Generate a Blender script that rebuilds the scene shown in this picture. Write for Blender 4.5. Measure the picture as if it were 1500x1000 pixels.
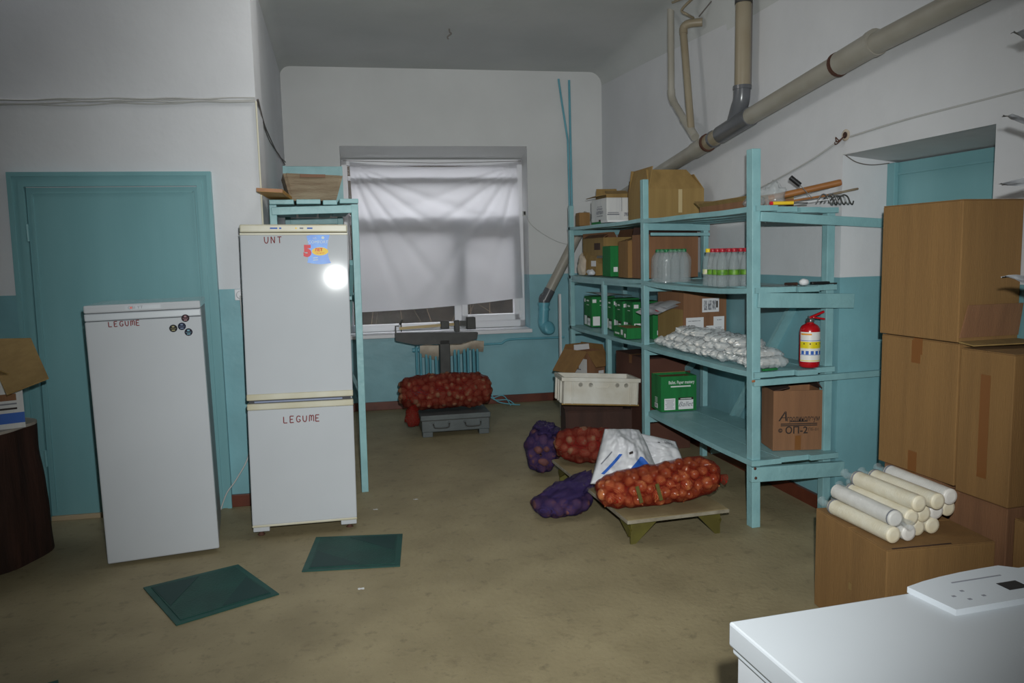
import bpy, bmesh, math, random
import numpy as np
from mathutils import Vector, Matrix, noise
for o in list(bpy.data.objects): bpy.data.objects.remove(o)
SC = bpy.context.scene; COL = SC.collection
R = math.radians
random.seed(7)
# ------------------------------------------------------------------ camera
cam = bpy.data.cameras.new('camera'); cam_o = bpy.data.objects.new('camera', cam); COL.objects.link(cam_o)
F_PX, YAW, PITCH, ROLL, CAM_H = 1130.0, R(14.8), R(6.46), R(1.3), 1.58
cam.sensor_width = 36; cam.lens = 36*F_PX/1500; cam.clip_start = .05; cam.clip_end = 200
_d = Vector((math.sin(YAW)*math.cos(PITCH), math.cos(YAW)*math.cos(PITCH), -math.sin(PITCH)))
_r0 = Vector((math.cos(YAW), -math.sin(YAW), 0)); _u0 = _r0.cross(_d)
_r = _r0*math.cos(ROLL)-_u0*math.sin(ROLL); _u = _u0*math.cos(ROLL)+_r0*math.sin(ROLL)
M = Matrix((_r, _u, -_d)).transposed().to_4x4(); M.translation = (0, 0, CAM_H)
cam_o.matrix_world = M; SC.camera = cam_o
# ------------------------------------------------------------------ world (dull dusk sky), flash, lamps, exposure
w = bpy.data.worlds.new('world'); SC.world = w; w.use_nodes = True
bg = w.node_tree.nodes['Background']; bg.inputs[0].default_value = (.68, .69, .72, 1); bg.inputs[1].default_value = 7.0
SC.view_settings.view_transform = 'Standard'; SC.view_settings.look = 'None'
SC.view_settings.exposure = 0.0; SC.view_settings.gamma = 1.0; SC.view_settings.use_curve_mapping = False
fl = bpy.data.lights.new('camera_flash', 'SPOT'); fl.energy = 620; fl.color = (.97, 1, .985)
fl.spot_size = R(85); fl.spot_blend = 1.0; fl.shadow_soft_size = .02
fo = bpy.data.objects.new('camera_flash', fl); COL.objects.link(fo); fo.location = (.07, .02, 1.73)
fo.rotation_euler = (Vector((.275, 1, -.13))).to_track_quat('-Z', 'Y').to_euler()
for (lx, ly, le) in ((.7, 2.4, 3), (.55, 4.5, 19)):          # two dim ceiling lamps of the room
    la = bpy.data.lights.new('ceiling_lamp_light', 'POINT'); la.energy = le; la.color = (1, .97, .93); la.shadow_soft_size = .25
    lo = bpy.data.objects.new('ceiling_lamp_light', la); COL.objects.link(lo); lo.location = (lx, ly, 3.2)

# ------------------------------------------------------------------ helpers
def lin(c):
    return tuple(((v/255)/12.92 if v/255 <= .04045 else ((v/255+.055)/1.055)**2.4) for v in c[:3])+(1,)
MATS = {}
def pmat(name, c, c2=None, scale=4, rough=.6, bump=0, bscale=60, metal=0, spec=.5, stretch=(1, 1, 1), detail=4, contrast=(.35, .65), alpha=1, trans=0, coat=0):
    if name in MATS: return MATS[name]
    m = bpy.data.materials.new(name); m.use_nodes = True; nt = m.node_tree; N = nt.nodes; L = nt.links
    b = N['Principled BSDF']; b.inputs['Roughness'].default_value = rough; b.inputs['Metallic'].default_value = metal
    b.inputs['Specular IOR Level'].default_value = spec; b.inputs['Base Color'].default_value = lin(c)
    b.inputs['Alpha'].default_value = alpha; b.inputs['Transmission Weight'].default_value = trans; b.inputs['Coat Weight'].default_value = coat
    tc = N.new('ShaderNodeTexCoord'); mp = N.new('ShaderNodeMapping'); mp.inputs['Scale'].default_value = stretch
    L.new(tc.outputs['Object'], mp.inputs['Vector'])
    if c2:
        n = N.new('ShaderNodeTexNoise'); n.inputs['Scale'].default_value = scale; n.inputs['Detail'].default_value = detail
        L.new(mp.outputs[0], n.inputs['Vector'])
        cr = N.new('ShaderNodeValToRGB'); cr.color_ramp.elements[0].color = lin(c); cr.color_ramp.elements[1].color = lin(c2)
        cr.color_ramp.elements[0].position, cr.color_ramp.elements[1].position = contrast
        L.new(n.outputs['Fac'], cr.inputs[0]); L.new(cr.outputs[0], b.inputs['Base Color'])
    if bump:
        n2 = N.new('ShaderNodeTexNoise'); n2.inputs['Scale'].default_value = bscale; n2.inputs['Detail'].default_value = 3
        L.new(mp.outputs[0], n2.inputs['Vector'])
        bp = N.new('ShaderNodeBump'); bp.inputs['Strength'].default_value = bump; bp.inputs['Distance'].default_value = .01
        L.new(n2.outputs['Fac'], bp.inputs['Height']); L.new(bp.outputs[0], b.inputs['Normal'])
    MATS[name] = m; return m
def wall_mat(name, zline, white, teal, wobble=.004):
    m = pmat(name, white, rough=.75, bump=.35, bscale=9); nt = m.node_tree; N = nt.nodes; L = nt.links; b = N['Principled BSDF']
    tc = N.new('ShaderNodeTexCoord'); sx = N.new('ShaderNodeSeparateXYZ'); L.new(tc.outputs['Object'], sx.inputs[0])
    nz = N.new('ShaderNodeTexNoise'); nz.inputs['Scale'].default_value = 3; L.new(tc.outputs['Object'], nz.inputs['Vector'])
    ma = N.new('ShaderNodeMath'); ma.operation = 'MULTIPLY_ADD'; ma.inputs[1].default_value = wobble*2; L.new(nz.outputs['Fac'], ma.inputs[0]); L.new(sx.outputs['Z'], ma.inputs[2])
    gt = N.new('ShaderNodeMath'); gt.operation = 'GREATER_THAN'; gt.inputs[1].default_value = zline+wobble; L.new(ma.outputs[0], gt.inputs[0])
    def varied(c, c2, sc):
        n = N.new('ShaderNodeTexNoise'); n.inputs['Scale'].default_value = sc; n.inputs['Detail'].default_value = 5; L.new(tc.outputs['Object'], n.inputs['Vector'])
        cr = N.new('ShaderNodeValToRGB'); cr.color_ramp.elements[0].color = lin(c); cr.color_ramp.elements[1].color = lin(c2)
        cr.color_ramp.elements[0].position = .35; cr.color_ramp.elements[1].position = .7; L.new(n.outputs['Fac'], cr.inputs[0]); return cr
    a = varied(teal, tuple(v*1.1 for v in teal), 2.5); c = varied(white, tuple(min(255, v*1.04) for v in white), 1.7)
    mx = N.new('ShaderNodeMix'); mx.data_type = 'RGBA'; L.new(gt.outputs[0], mx.inputs[0]); L.new(a.outputs[0], mx.inputs[6]); L.new(c.outputs[0], mx.inputs[7])
    L.new(mx.outputs[2], b.inputs['Base Color'])
    rm = N.new('ShaderNodeMapRange'); rm.inputs[3].default_value = .42; rm.inputs[4].default_value = .85; L.new(gt.outputs[0], rm.inputs[0]); L.new(rm.outputs[0], b.inputs['Roughness'])
    return m

class MB:
    """collects shapes; build() links them as one mesh object"""
    def __init__(s, mtx=None): s.v = []; s.f = []; s.m = mtx; s.sm = []
    def add(s, vs, fs, smooth=False):
        o = len(s.v); s.v += [tuple(v) for v in vs]; s.f += [tuple(i+o for i in f) for f in fs]; s.sm += [smooth]*len(fs); return s
    def box(s, x0, x1, y0, y1, z0, z1, bev=0, mtx=None):
        if bev:
            bm = bmesh.new(); bmesh.ops.create_cube(bm, size=1)
            bmesh.ops.scale(bm, vec=(x1-x0, y1-y0, z1-z0), verts=bm.verts)
            bmesh.ops.bevel(bm, geom=bm.edges[:], offset=bev, segments=2, affect='EDGES', profile=.5)
            c = Vector(((x0+x1)/2, (y0+y1)/2, (z0+z1)/2)); bm.verts.index_update()
            vs = [v.co+c for v in bm.verts]; fs = [[v.index for v in f.verts] for f in bm.faces]; bm.free()
        else:
            vs = [(x, y, z) for z in (z0, z1) for y in (y0, y1) for x in (x0, x1)]
            fs = [(0, 2, 3, 1), (4, 5, 7, 6), (0, 1, 5, 4), (2, 6, 7, 3), (0, 4, 6, 2), (1, 3, 7, 5)]
        if mtx is not None: vs = [mtx @ Vector(v) for v in vs]
        return s.add(vs, fs)
    def hexa(s, b, t):  # bottom 4 pts, top 4 pts (same order)
        return s.add(list(b)+list(t), [(3, 2, 1, 0), (4, 5, 6, 7), (0, 1, 5, 4), (1, 2, 6, 5), (2, 3, 7, 6), (3, 0, 4, 7)])
    def prism(s, poly, z0, z1, mtx=None):
        n = len(poly); vs = [(p[0], p[1], z0) for p in poly]+[(p[0], p[1], z1) for p in poly]
        if mtx is not None: vs = [mtx @ Vector(v) for v in vs]
        return s.add(vs, [tuple(range(n))[::-1], tuple(range(n, 2*n))]+[(i, (i+1) % n, n+(i+1) % n, n+i) for i in range(n)])
    def bar(s, a, b, w, h, up=(0, 0, 1), bev=0):  # rectangular bar from a to b
        a = Vector(a); b = Vector(b); d = (b-a); L = d.length; d.normalize(); up = Vector(up)
        x = d.cross(up)
        if x.length < 1e-4: x = d.cross(Vector((1, 0, 0)))
        x.normalize(); y = x.cross(d)
        m = Matrix((x, d, y)).transposed().to_4x4(); m.translation = a
        return s.box(-w/2, w/2, 0, L, -h/2, h/2, bev, m)
    def tube(s, pts, r, seg=10, caps=True, smooth=True):
        pts = [Vector(p) for p in pts]; rs = r if hasattr(r, '__len__') else [r]*len(pts); vs = []; fs = []; prev = None
        for i, p in enumerate(pts):
            t = (pts[min(i+1, len(pts)-1)]-pts[max(i-1, 0)]).normalized()
            if prev is None:
                x = t.cross(Vector((0, 0, 1)));  x = x if x.length > .05 else t.cross(Vector((1, 0, 0))); x.normalize()
            else:
                x = prev-t*prev.dot(t);  x = x.normalized() if x.length > 1e-6 else t.orthogonal().normalized()
            prev = x; y = t.cross(x)
            for k in range(seg):
                a = 2*math.pi*k/seg; vs.append(p+(x*math.cos(a)+y*math.sin(a))*rs[i])
        for i in range(len(pts)-1):
            for k in range(seg):
                fs.append((i*seg+k, i*seg+(k+1) % seg, (i+1)*seg+(k+1) % seg, (i+1)*seg+k))
        s.add(vs, fs, smooth)
        if caps:
            s.add(vs[:seg], [tuple(range(seg))[::-1]]); s.add(vs[-seg:], [tuple(range(seg))])
        return s
    def lathe(s, prof, seg=20, mtx=None, c=(0, 0, 0), smooth=True):  # prof: (r,z)
        vs = []; fs = []
        for (r, z) in prof:
            for k in range(seg):
                a = 2*math.pi*k/seg; v = Vector((c[0]+r*math.cos(a), c[1]+r*math.sin(a), c[2]+z)); vs.append(mtx @ v if mtx is not None else v)
        n = len(prof)
        for i in range(n-1):
            for k in range(seg): fs.append((i*seg+k, i*seg+(k+1) % seg, (i+1)*seg+(k+1) % seg, (i+1)*seg+k))
        s.add(vs, fs, smooth); s.add(vs[:seg], [tuple(range(seg))[::-1]]); s.add(vs[-seg:], [tuple(range(seg))]); return s
    def grid(s, fn, nu, nv, smooth=True):
        vs = [fn(i/nu, j/nv) for j in range(nv+1) for i in range(nu+1)]
        fs = [(j*(nu+1)+i, j*(nu+1)+i+1, (j+1)*(nu+1)+i+1, (j+1)*(nu+1)+i) for j in range(nv) for i in range(nu)]
        return s.add(vs, fs, smooth)
    def build(s, name, mat, parent=None, fixn=True, merge=0):
        me = bpy.data.meshes.new(name); vs = s.v if s.m is None else [tuple(s.m @ Vector(v)) for v in s.v]
        me.from_pydata(vs, [], s.f); me.polygons.foreach_set('use_smooth', s.sm)
        if merge or fixn:
            bm = bmesh.new(); bm.from_mesh(me)
            if merge: bmesh.ops.remove_doubles(bm, verts=bm.verts, dist=merge)
            if fixn: bmesh.ops.recalc_face_normals(bm, faces=bm.faces)
            bm.to_mesh(me); bm.free()
        me.materials.append(mat); me.update()
        o = bpy.data.objects.new(name, me); COL.objects.link(o)
        if parent: o.parent = parent
        return o
def tag(o, label=None, cat=None, group=None, kind=None):
    for k, v in (('label', label), ('category', cat), ('group', group), ('kind', kind)):
        if v: o[k] = v
    return o
def thing(name, label, cat, loc=(0, 0, 0), rz=0, group=None, rot=None):
    o = bpy.data.objects.new(name, None); COL.objects.link(o); o.empty_display_size = .05
    o.location = loc; o.rotation_euler = rot if rot else (0, 0, R(rz)); return tag(o, label, cat, group)
def struct(o): o['kind'] = 'structure'; return o
def copy_thing(src, loc, rot, label, group=None):
    c = src.copy(); COL.objects.link(c); c.location = loc; c.rotation_euler = rot; c['label'] = label
    if group: c['group'] = group
    for ch in src.children:
        k = ch.copy(); COL.objects.link(k); k.parent = c
        for g in ch.children:
            q = g.copy(); COL.objects.link(q); q.parent = k
    return c
_fc = {}
def text_obj(name, s, size, mat, mtx, parent, shear=0, bold=0, width=None, align='CENTER', spacing=1):
    cu = bpy.data.curves.new('t', 'FONT'); cu.body = s; cu.size = size; cu.align_x = align; cu.align_y = 'CENTER'; cu.shear = shear; cu.offset = bold; cu.resolution_u = 3; cu.space_character = spacing
    to = bpy.data.objects.new('t', cu); COL.objects.link(to)
    dg = bpy.context.evaluated_depsgraph_get(); me = bpy.data.meshes.new_from_object(to.evaluated_get(dg))
    bpy.data.objects.remove(to); bpy.data.curves.remove(cu)
    if width and len(me.vertices):
        xs = [v.co.x for v in me.vertices]; k = width/max(1e-6, max(xs)-min(xs))
        for v in me.vertices: v.co.x *= k
    me.transform(mtx @ Matrix.Translation((0, 0, .0008))); me.materials.clear(); me.materials.append(mat); me.name = name
    o = bpy.data.objects.new(name, me); COL.objects.link(o); o.parent = parent; return o
def plane_mtx(o, x, y):  # text/label plane: origin, x dir, y dir
    x = Vector(x).normalized(); y = Vector(y).normalized(); z = x.cross(y); m = Matrix((x, y, z)).transposed().to_4x4(); m.translation = Vector(o)+z*.0012; return m
def patch(name, w, h, mat, mtx, parent, t=.0012):
    return MB(mtx).box(-w/2, w/2, -h/2, h/2, -.0012, t-.0012).build(name, mat, parent)

# ------------------------------------------------------------------ materials
TEAL = (108, 178, 190)
M_floor = pmat('worn_floor', (136, 124, 95), (160, 147, 115), scale=2.6, rough=.6, bump=.2, bscale=40, detail=12, contrast=(.3, .72))
_fn = M_floor.node_tree.nodes; _fk = M_floor.node_tree.links; _cr = [n for n in _fn if n.type == 'VALTORGB'][0]      # fine dirt and scuffs over the worn floor
_tc = _fn.new('ShaderNodeTexCoord'); _bs = _fn['Principled BSDF']; _last = _cr.outputs[0]
for (_s, _lo, _hi, _c, _a) in ((14, .56, .74, (84, 76, 58), .55), (55, .60, .72, (70, 64, 52), .5), (5, .60, .78, (98, 84, 62), .6), (38, .69, .74, (188, 180, 160), .5)):
    _n = _fn.new('ShaderNodeTexNoise'); _n.inputs['Scale'].default_value = _s; _n.inputs['Detail'].default_value = 8; _n.inputs['Roughness'].default_value = .65; _fk.new(_tc.outputs['Object'], _n.inputs['Vector'])
    _mr = _fn.new('ShaderNodeMapRange'); _mr.inputs[1].default_value = _lo; _mr.inputs[2].default_value = _hi; _mr.inputs[4].default_value = _a; _fk.new(_n.outputs['Fac'], _mr.inputs[0])
    _mx = _fn.new('ShaderNodeMix'); _mx.data_type = 'RGBA'; _fk.new(_mr.outputs[0], _mx.inputs[0]); _fk.new(_last, _mx.inputs[6]); _mx.inputs[7].default_value = lin(_c); _last = _mx.outputs[2]
_fk.new(_last, _bs.inputs['Base Color'])
M_ceil = pmat('ceiling_plaster', (190, 193, 192), (200, 202, 201), scale=1.2, rough=.85, bump=.4, bscale=6)
M_wback = wall_mat('back_wall_paint', 1.36, (205, 206, 206), (120, 166, 176))
M_wleft = wall_mat('left_wall_paint', 1.40, (208, 210, 214), (116, 162, 170))
M_wright = wall_mat('right_wall_paint', 1.405, (206, 207, 210), (116, 162, 170))
M_white_plaster = pmat('reveal_plaster', (200, 200, 202), (208, 208, 210), rough=.85, bump=.3, bscale=9)
M_base = pmat('red_brown_paint', (104, 52, 36), (84, 40, 28), scale=6, rough=.4)
M_door = pmat('teal_door_paint', (116, 164, 170), (124, 172, 178), scale=3, rough=.35, bump=.12, bscale=14, stretch=(1, 1, .2))
M_wood = pmat('teal_wood_paint', (140, 184, 188), (128, 171, 176), scale=7, rough=.45, bump=.3, bscale=30, stretch=(1, 1, 1))
M_woodend = pmat('bare_wood_end', (170, 110, 70), (120, 70, 45), scale=20, rough=.8)
M_pvc = pmat('white_window_plastic', (222, 222, 226), rough=.35)
M_white = pmat('white_enamel', (188, 192, 197), (184, 188, 193), scale=2, rough=.065, spec=.14)
M_lid = pmat('white_lid_enamel', (176, 181, 186), (172, 177, 182), scale=2, rough=.35, spec=.4)
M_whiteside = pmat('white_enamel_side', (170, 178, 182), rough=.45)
M_cream = pmat('yellowed_cream_plastic', (196, 193, 176), (182, 176, 150), scale=5, rough=.35)
M_grey_plastic = pmat('pale_grey_plastic', (184, 190, 196), rough=.4)
M_dark = pmat('black_plastic', (22, 22, 24), rough=.5)
M_gap = pmat('dark_gasket', (70, 70, 74), rough=.8)
M_red_ink = pmat('dark_red_marker', (120, 38, 40), rough=.7)
M_grey_ink = pmat('grey_print', (120, 122, 130), rough=.6)
M_black_ink = pmat('black_print', (40, 30, 26), rough=.7)
M_blue_ink = pmat('blue_print', (38, 92, 178), rough=.6)
M_white_ink = pmat('white_print', (214, 222, 216), rough=.6)
M_red_flat = pmat('red_print', (206, 30, 44), rough=.5)
M_yel_flat = pmat('yellow_print', (236, 196, 44), rough=.5)
M_sky_flat = pmat('bright_blue_sticker', (62, 142, 228), (50, 122, 214), scale=18, rough=.4)
M_mat = pmat('green_rubber', (24, 74, 66), (19, 62, 56), scale=5, rough=.6, bump=.3, bscale=90)
M_matedge = pmat('green_rubber_edge', (28, 80, 72), (22, 68, 62), scale=9, rough=.55)
M_matdark = pmat('dark_green_rubber', (15, 56, 54), rough=.6)
def card(name, c, c2): return pmat(name, c, c2, scale=5, rough=.85, bump=.25, bscale=70, stretch=(4, 4, .25), detail=3)
M_card = card('brown_cardboard', (141, 106, 62), (131, 98, 57))
M_card2 = card('reddish_cardboard', (138, 98, 68), (126, 89, 62))
M_cardy = card('yellow_cardboard', (152, 124, 74), (140, 113, 66))
M_cardd = card('dark_cardboard', (66, 42, 34), (56, 36, 29))  # dark brown, lowered further so the colour carries the shadow under the crate
M_cardw = card('white_cardboard', (214, 214, 212), (202, 203, 204))
M_green = card('green_cardboard', (22, 120, 58), (18, 108, 52))
M_tape = pmat('brown_tape', (128, 84, 46), rough=.3)
M_paper = pmat('white_paper', (222, 222, 224), rough=.7)
M_label_grey = pmat('printed_grey_block', (120, 122, 128), (190, 190, 194), scale=60, rough=.7, contrast=(.45, .55), stretch=(3, 3, 1))
M_iron = pmat('grey_green_scale_paint', (88, 95, 96), (78, 84, 85), scale=8, rough=.5, bump=.15)
M_irond = pmat('dark_scale_metal', (60, 60, 58), (48, 48, 46), scale=10, rough=.5)
M_brass = pmat('brass_beam', (150, 132, 92), rough=.4, metal=.3)
M_oldwood = pmat('old_grey_wood', (148, 134, 112), (120, 102, 82), scale=4, rough=.85, bump=.5, bscale=30, stretch=(1, 1, 8))
M_board = pmat('worn_plywood', (150, 136, 100), (128, 112, 80), scale=5, rough=.75, bump=.2)
M_boardedge = pmat('plywood_edge', (150, 144, 128), (118, 110, 94), scale=12, rough=.85)
M_olive = pmat('olive_green_paint', (92, 88, 34), (76, 70, 26), scale=9, rough=.55)
M_onion = pmat('onion_skin', (190, 120, 74), (140, 68, 42), scale=24, rough=.22, stretch=(1, 1, .15))
M_oniontip = pmat('onion_tip', (170, 120, 70), rough=.7)
M_potato = pmat('potato_skin', (132, 88, 62), (100, 64, 46), scale=14, rough=.8, bump=.3)
M_potatod = pmat('beet_skin', (104, 62, 60), (70, 40, 46), scale=14, rough=.8, bump=.3)
M_pipe = pmat('grey_plastic_pipe', (160, 156, 146), (150, 145, 133), scale=5, rough=.4)
M_pipeb = pmat('brown_stained_pipe', (138, 125, 102), (148, 138, 118), scale=3, rough=.4)
M_tee = pmat('dark_grey_pipe', (98, 100, 104), (84, 86, 90), scale=6, rough=.25)
M_rust = pmat('rusty_clamp', (78, 48, 36), rough=.8)
M_wire = pmat('grey_cable', (186, 186, 184), rough=.6)
M_wired = pmat('dark_cable', (110, 104, 100), rough=.6)
M_tealpipe = pmat('teal_pipe_paint', (104, 172, 188), (96, 160, 176), scale=6, rough=.4)
M_cloth = pmat('dirty_rag', (206, 194, 178), (176, 160, 142), scale=9, rough=.9)
M_foam = pmat('white_cup_plastic', (236, 228, 206), (226, 214, 184), scale=16, rough=.45)
M_cupw = pmat('bright_cup_plastic', (236, 232, 226), (224, 220, 214), scale=20, rough=.35)
M_trunk = pmat('dark_stump_wood', (66, 40, 30), (44, 26, 20), scale=5, rough=.85, bump=.6, bscale=14, stretch=(3, 3, .4))
M_red = pmat('red_enamel', (178, 18, 28), rough=.25)
M_steel = pmat('bare_steel', (150, 150, 150), rough=.35, metal=.8)
M_alu = pmat('pale_metal_strip', (206, 208, 210), rough=.35)
M_handle = pmat('varnished_handle', (160, 106, 54), (140, 90, 44), scale=8, rough=.5)
M_crate = pmat('dirty_white_crate', (214, 212, 204), (196, 190, 176), scale=6, rough=.5)
M_sackw = pmat('white_sack_plastic', (206, 207, 210), (194, 195, 200), scale=10, rough=.4, bump=.3, bscale=20)
M_soil = pmat('dry_bank_soil', (62, 54, 46), (40, 34, 29), scale=3, rough=1, bump=.6, bscale=12)
M_twig = pmat('dry_twig', (120, 100, 82), rough=.9)
def film_mat(name, c, fac, rough=.15):
    m = bpy.data.materials.new(name); m.use_nodes = True; N = m.node_tree.nodes; L = m.node_tree.links; b = N['Principled BSDF']
    b.inputs['Base Color'].default_value = lin(c); b.inputs['Roughness'].default_value = rough
    t = N.new('ShaderNodeBsdfTransparent'); mx = N.new('ShaderNodeMixShader'); out = N['Material Output']
    tc = N.new('ShaderNodeTexCoord'); n = N.new('ShaderNodeTexNoise'); n.inputs['Scale'].default_value = 28; L.new(tc.outputs['Object'], n.inputs['Vector'])
    bp = N.new('ShaderNodeBump'); bp.inputs['Strength'].default_value = .5; bp.inputs['Distance'].default_value = .01; L.new(n.outputs['Fac'], bp.inputs['Height']); L.new(bp.outputs[0], b.inputs['Normal'])
    mx.inputs[0].default_value = fac; L.new(t.outputs[0], mx.inputs[1]); L.new(b.outputs[0], mx.inputs[2]); L.new(mx.outputs[0], out.inputs[0]); MATS[name] = m; return m
M_film = film_mat('clear_film', (205, 212, 214), .22)
M_filmw = film_mat('milky_film', (222, 226, 228), .50, .2)
M_pet = film_mat('clear_bottle_plastic', (182, 192, 194), .24, .04)
M_glass = film_mat('window_glass', (90, 100, 104), .10, .03)
def net_mat(name, c, cover=.5, scale=55):
    m = bpy.data.materials.new(name); m.use_nodes = True; N = m.node_tree.nodes; L = m.node_tree.links; b = N['Principled BSDF']
    b.inputs['Base Color'].default_value = lin(c); b.inputs['Roughness'].default_value = .75; b.inputs['Specular IOR Level'].default_value = .15
    t = N.new('ShaderNodeBsdfTransparent'); mx = N.new('ShaderNodeMixShader'); out = N['Material Output']
    tc = N.new('ShaderNodeTexCoord'); uvm = tc.outputs['Object']; fac = None
    for ang in (.7, -.7):
        mp = N.new('ShaderNodeMapping'); mp.inputs['Rotation'].default_value = (ang, ang*.6, ang); L.new(uvm, mp.inputs[0])
        wv = N.new('ShaderNodeTexWave'); wv.inputs['Scale'].default_value = scale; wv.inputs['Distortion'].default_value = 1.5; wv.inputs['Detail'].default_value = 0; L.new(mp.outputs[0], wv.inputs[0])
        g = N.new('ShaderNodeMath'); g.operation = 'GREATER_THAN'; g.inputs[1].default_value = 1-cover*.62; L.new(wv.outputs['Fac'], g.inputs[0])
        if fac is None: fac = g
        else:
            k = N.new('ShaderNodeMath'); k.operation = 'MAXIMUM'; L.new(fac.outputs[0], k.inputs[0]); L.new(g.outputs[0], k.inputs[1]); fac = k
    L.new(fac.outputs[0], mx.inputs[0]); L.new(t.outputs[0], mx.inputs[1]); L.new(b.outputs[0], mx.inputs[2]); L.new(mx.outputs[0], out.inputs[0]); MATS[name] = m; return m
M_netred = net_mat('red_net', (128, 26, 13), .32)
M_netred2 = net_mat('deep_red_net', (118, 28, 20), .46)
M_netpur = net_mat('purple_net', (54, 42, 84), .56)
M_curtain = bpy.data.materials.new('white_curtain_cloth'); M_curtain.use_nodes = True
_N = M_curtain.node_tree.nodes; _L = M_curtain.node_tree.links; _b = _N['Principled BSDF']; _b.inputs['Base Color'].default_value = lin((192, 193, 196)); _b.inputs['Roughness'].default_value = .9
_t = _N.new('ShaderNodeBsdfTranslucent'); _t.inputs[0].default_value = lin((240, 240, 244)); _m = _N.new('ShaderNodeMixShader'); _m.inputs[0].default_value = .5
_L.new(_b.outputs[0], _m.inputs[1]); _L.new(_t.outputs[0], _m.inputs[2]); _L.new(_m.outputs[0], _N['Material Output'].inputs[0])

# ================================================================== SETTING
ZC = 3.45
BWM = Matrix.Translation((1.5, 7.94, 0)) @ Matrix.Rotation(R(-4.58), 4, 'Z')      # back-wall frame: x along wall, +y outwards
LWM = Matrix.Translation((-.245, 5.13, 0)) @ Matrix.Rotation(R(-4.6), 4, 'Z')     # left-wall frame, x = 0 at the corner
struct(MB().box(-4.2, 4.0, -2.6, 8.3, -.12, 0).build('floor', M_floor))
def rwx(y): return 2.945+.038*(y-3.8)      # plan line of the right wall
# ceiling: niche vault with rounded corners and flat ceiling over the front
cb = MB()
def cprof(xl, xr, rl, rr):
    p = []
    for k in range(9):
        a = R(180-90*k/8); p.append((xl+rl+rl*math.cos(a), ZC-rl+rl*math.sin(a)))
    for k in range(13):
        a = R(90-90*k/12); p.append((xr-rr+rr*math.cos(a), ZC-rr+rr*math.sin(a)))
    return p
Y0, Y1 = 5.13, 8.3
pA = cprof(-.25, 3.0, .10, .32); pB = cprof(-.14, 3.115, .10, .10)
nn = len(pA); vs = []
for q in range(7):
    t = q/6
    for a, b in zip(pA, pB): vs.append((a[0]*(1-t)+b[0]*t, Y0*(1-t)+Y1*t, a[1]*(1-t)+b[1]*t))
cb.add(vs, [(q*nn+i, q*nn+i+1, (q+1)*nn+i+1, (q+1)*nn+i) for q in range(6) for i in range(nn-1)], True)
pC = [(rwx(5.13)-.32+.32*math.cos(R(90-7.5*k)), ZC-.32+.32*math.sin(R(90-7.5*k))) for k in range(13)]
cb.add([(a+(.038*(-7.7) if yy < 0 else 0), yy, b) for yy in (-2.6, 5.13) for a, b in pC], [(i, i+1, 13+i+1, 13+i) for i in range(12)], True)
cb.box(-4.2, 4.0, -2.6, 5.13, ZC, ZC+.15); cb.box(-.6, 3.6, 5.13, 8.3, ZC+.05, ZC+.2)
struct(cb.build('ceiling', M_ceil, fixn=False))
# back wall with window opening and splayed reveal
WU0, WU1, WZ0, WZ1, RD = -1.117, .79, .79, 2.69, .33
bw = MB(BWM)
bw.box(-1.9, WU0, 0, .42, -.1, ZC+.1); bw.box(WU1, 1.85, 0, .42, -.1, ZC+.1); bw.box(WU0, WU1, 0, .42, -.1, WZ0-.04)
bw.hexa([(WU0, 0, WZ1), (WU1, 0, WZ1), (WU1, .42, WZ1-.125), (WU0, .42, WZ1-.125)], [(WU0, 0, ZC+.1), (WU1, 0, ZC+.1), (WU1, .42, ZC+.1), (WU0, .42, ZC+.1)])
struct(bw.build('wall_back', M_wback))
# right wall with door recess (plan line from near to far)
RY0, RY1, RZ = 2.75, 3.785, 2.09
rw = MB()
def rseg(y0, y1, z0, z1, t=.5):
    rw.hexa([(rwx(y0), y0, z0), (rwx(y0)+t, y0, z0), (rwx(y1)+t, y1, z0), (rwx(y1), y1, z0)], [(rwx(y0), y0, z1), (rwx(y0)+t, y0, z1), (rwx(y1)+t, y1, z1), (rwx(y1), y1, z1)])
rseg(-2.6, RY0, 0, ZC+.1); rseg(RY1, 8.2, 0, ZC+.1); rseg(RY0, RY1, RZ, ZC+.1)
struct(rw.build('wall_right', M_wright))
# left wall (with the door) and the return wall of the niche
struct(MB(LWM).box(-3.6, 0, 0, .3, -.05, ZC+.1).build('wall_left', M_wleft))
rt = MB(); rt.hexa([(-.2449, 5.16, 0), (-.14, 8.2, 0), (-.34, 8.2, 0), (-.40, 5.2, 0)], [(-.2449, 5.16, ZC), (-.14, 8.2, ZC), (-.34, 8.2, ZC), (-.40, 5.2, ZC)])
struct(rt.build('wall_niche', M_wleft))
struct(MB().box(-4.2, -3.7, -2.6, 5.6, 0, ZC+.1).build('wall_far_left', M_wleft))
struct(MB().box(-4.2, 4.0, -2.9, -2.6, 0, ZC+.1).build('wall_behind', M_wleft))
# baseboards
struct(MB(BWM).box(-1.7, 1.62, -.025, 0, 0, .085, .004).build('baseboard_back', M_base))
bb = MB(); bb.hexa([(rwx(3.785)-.022, 3.785, 0), (rwx(3.785), 3.785, 0), (rwx(7.84), 7.84, 0), (rwx(7.84)-.022, 7.84, 0)], [(rwx(3.785)-.022, 3.785, .085), (rwx(3.785), 3.785, .085), (rwx(7.84), 7.84, .085), (rwx(7.84)-.022, 7.84, .085)])
struct(bb.build('baseboard_right', M_base))
struct(MB(LWM).box(-.31, .0, -.022, 0, 0, .08, .004).build('baseboard_left', M_base))
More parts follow.
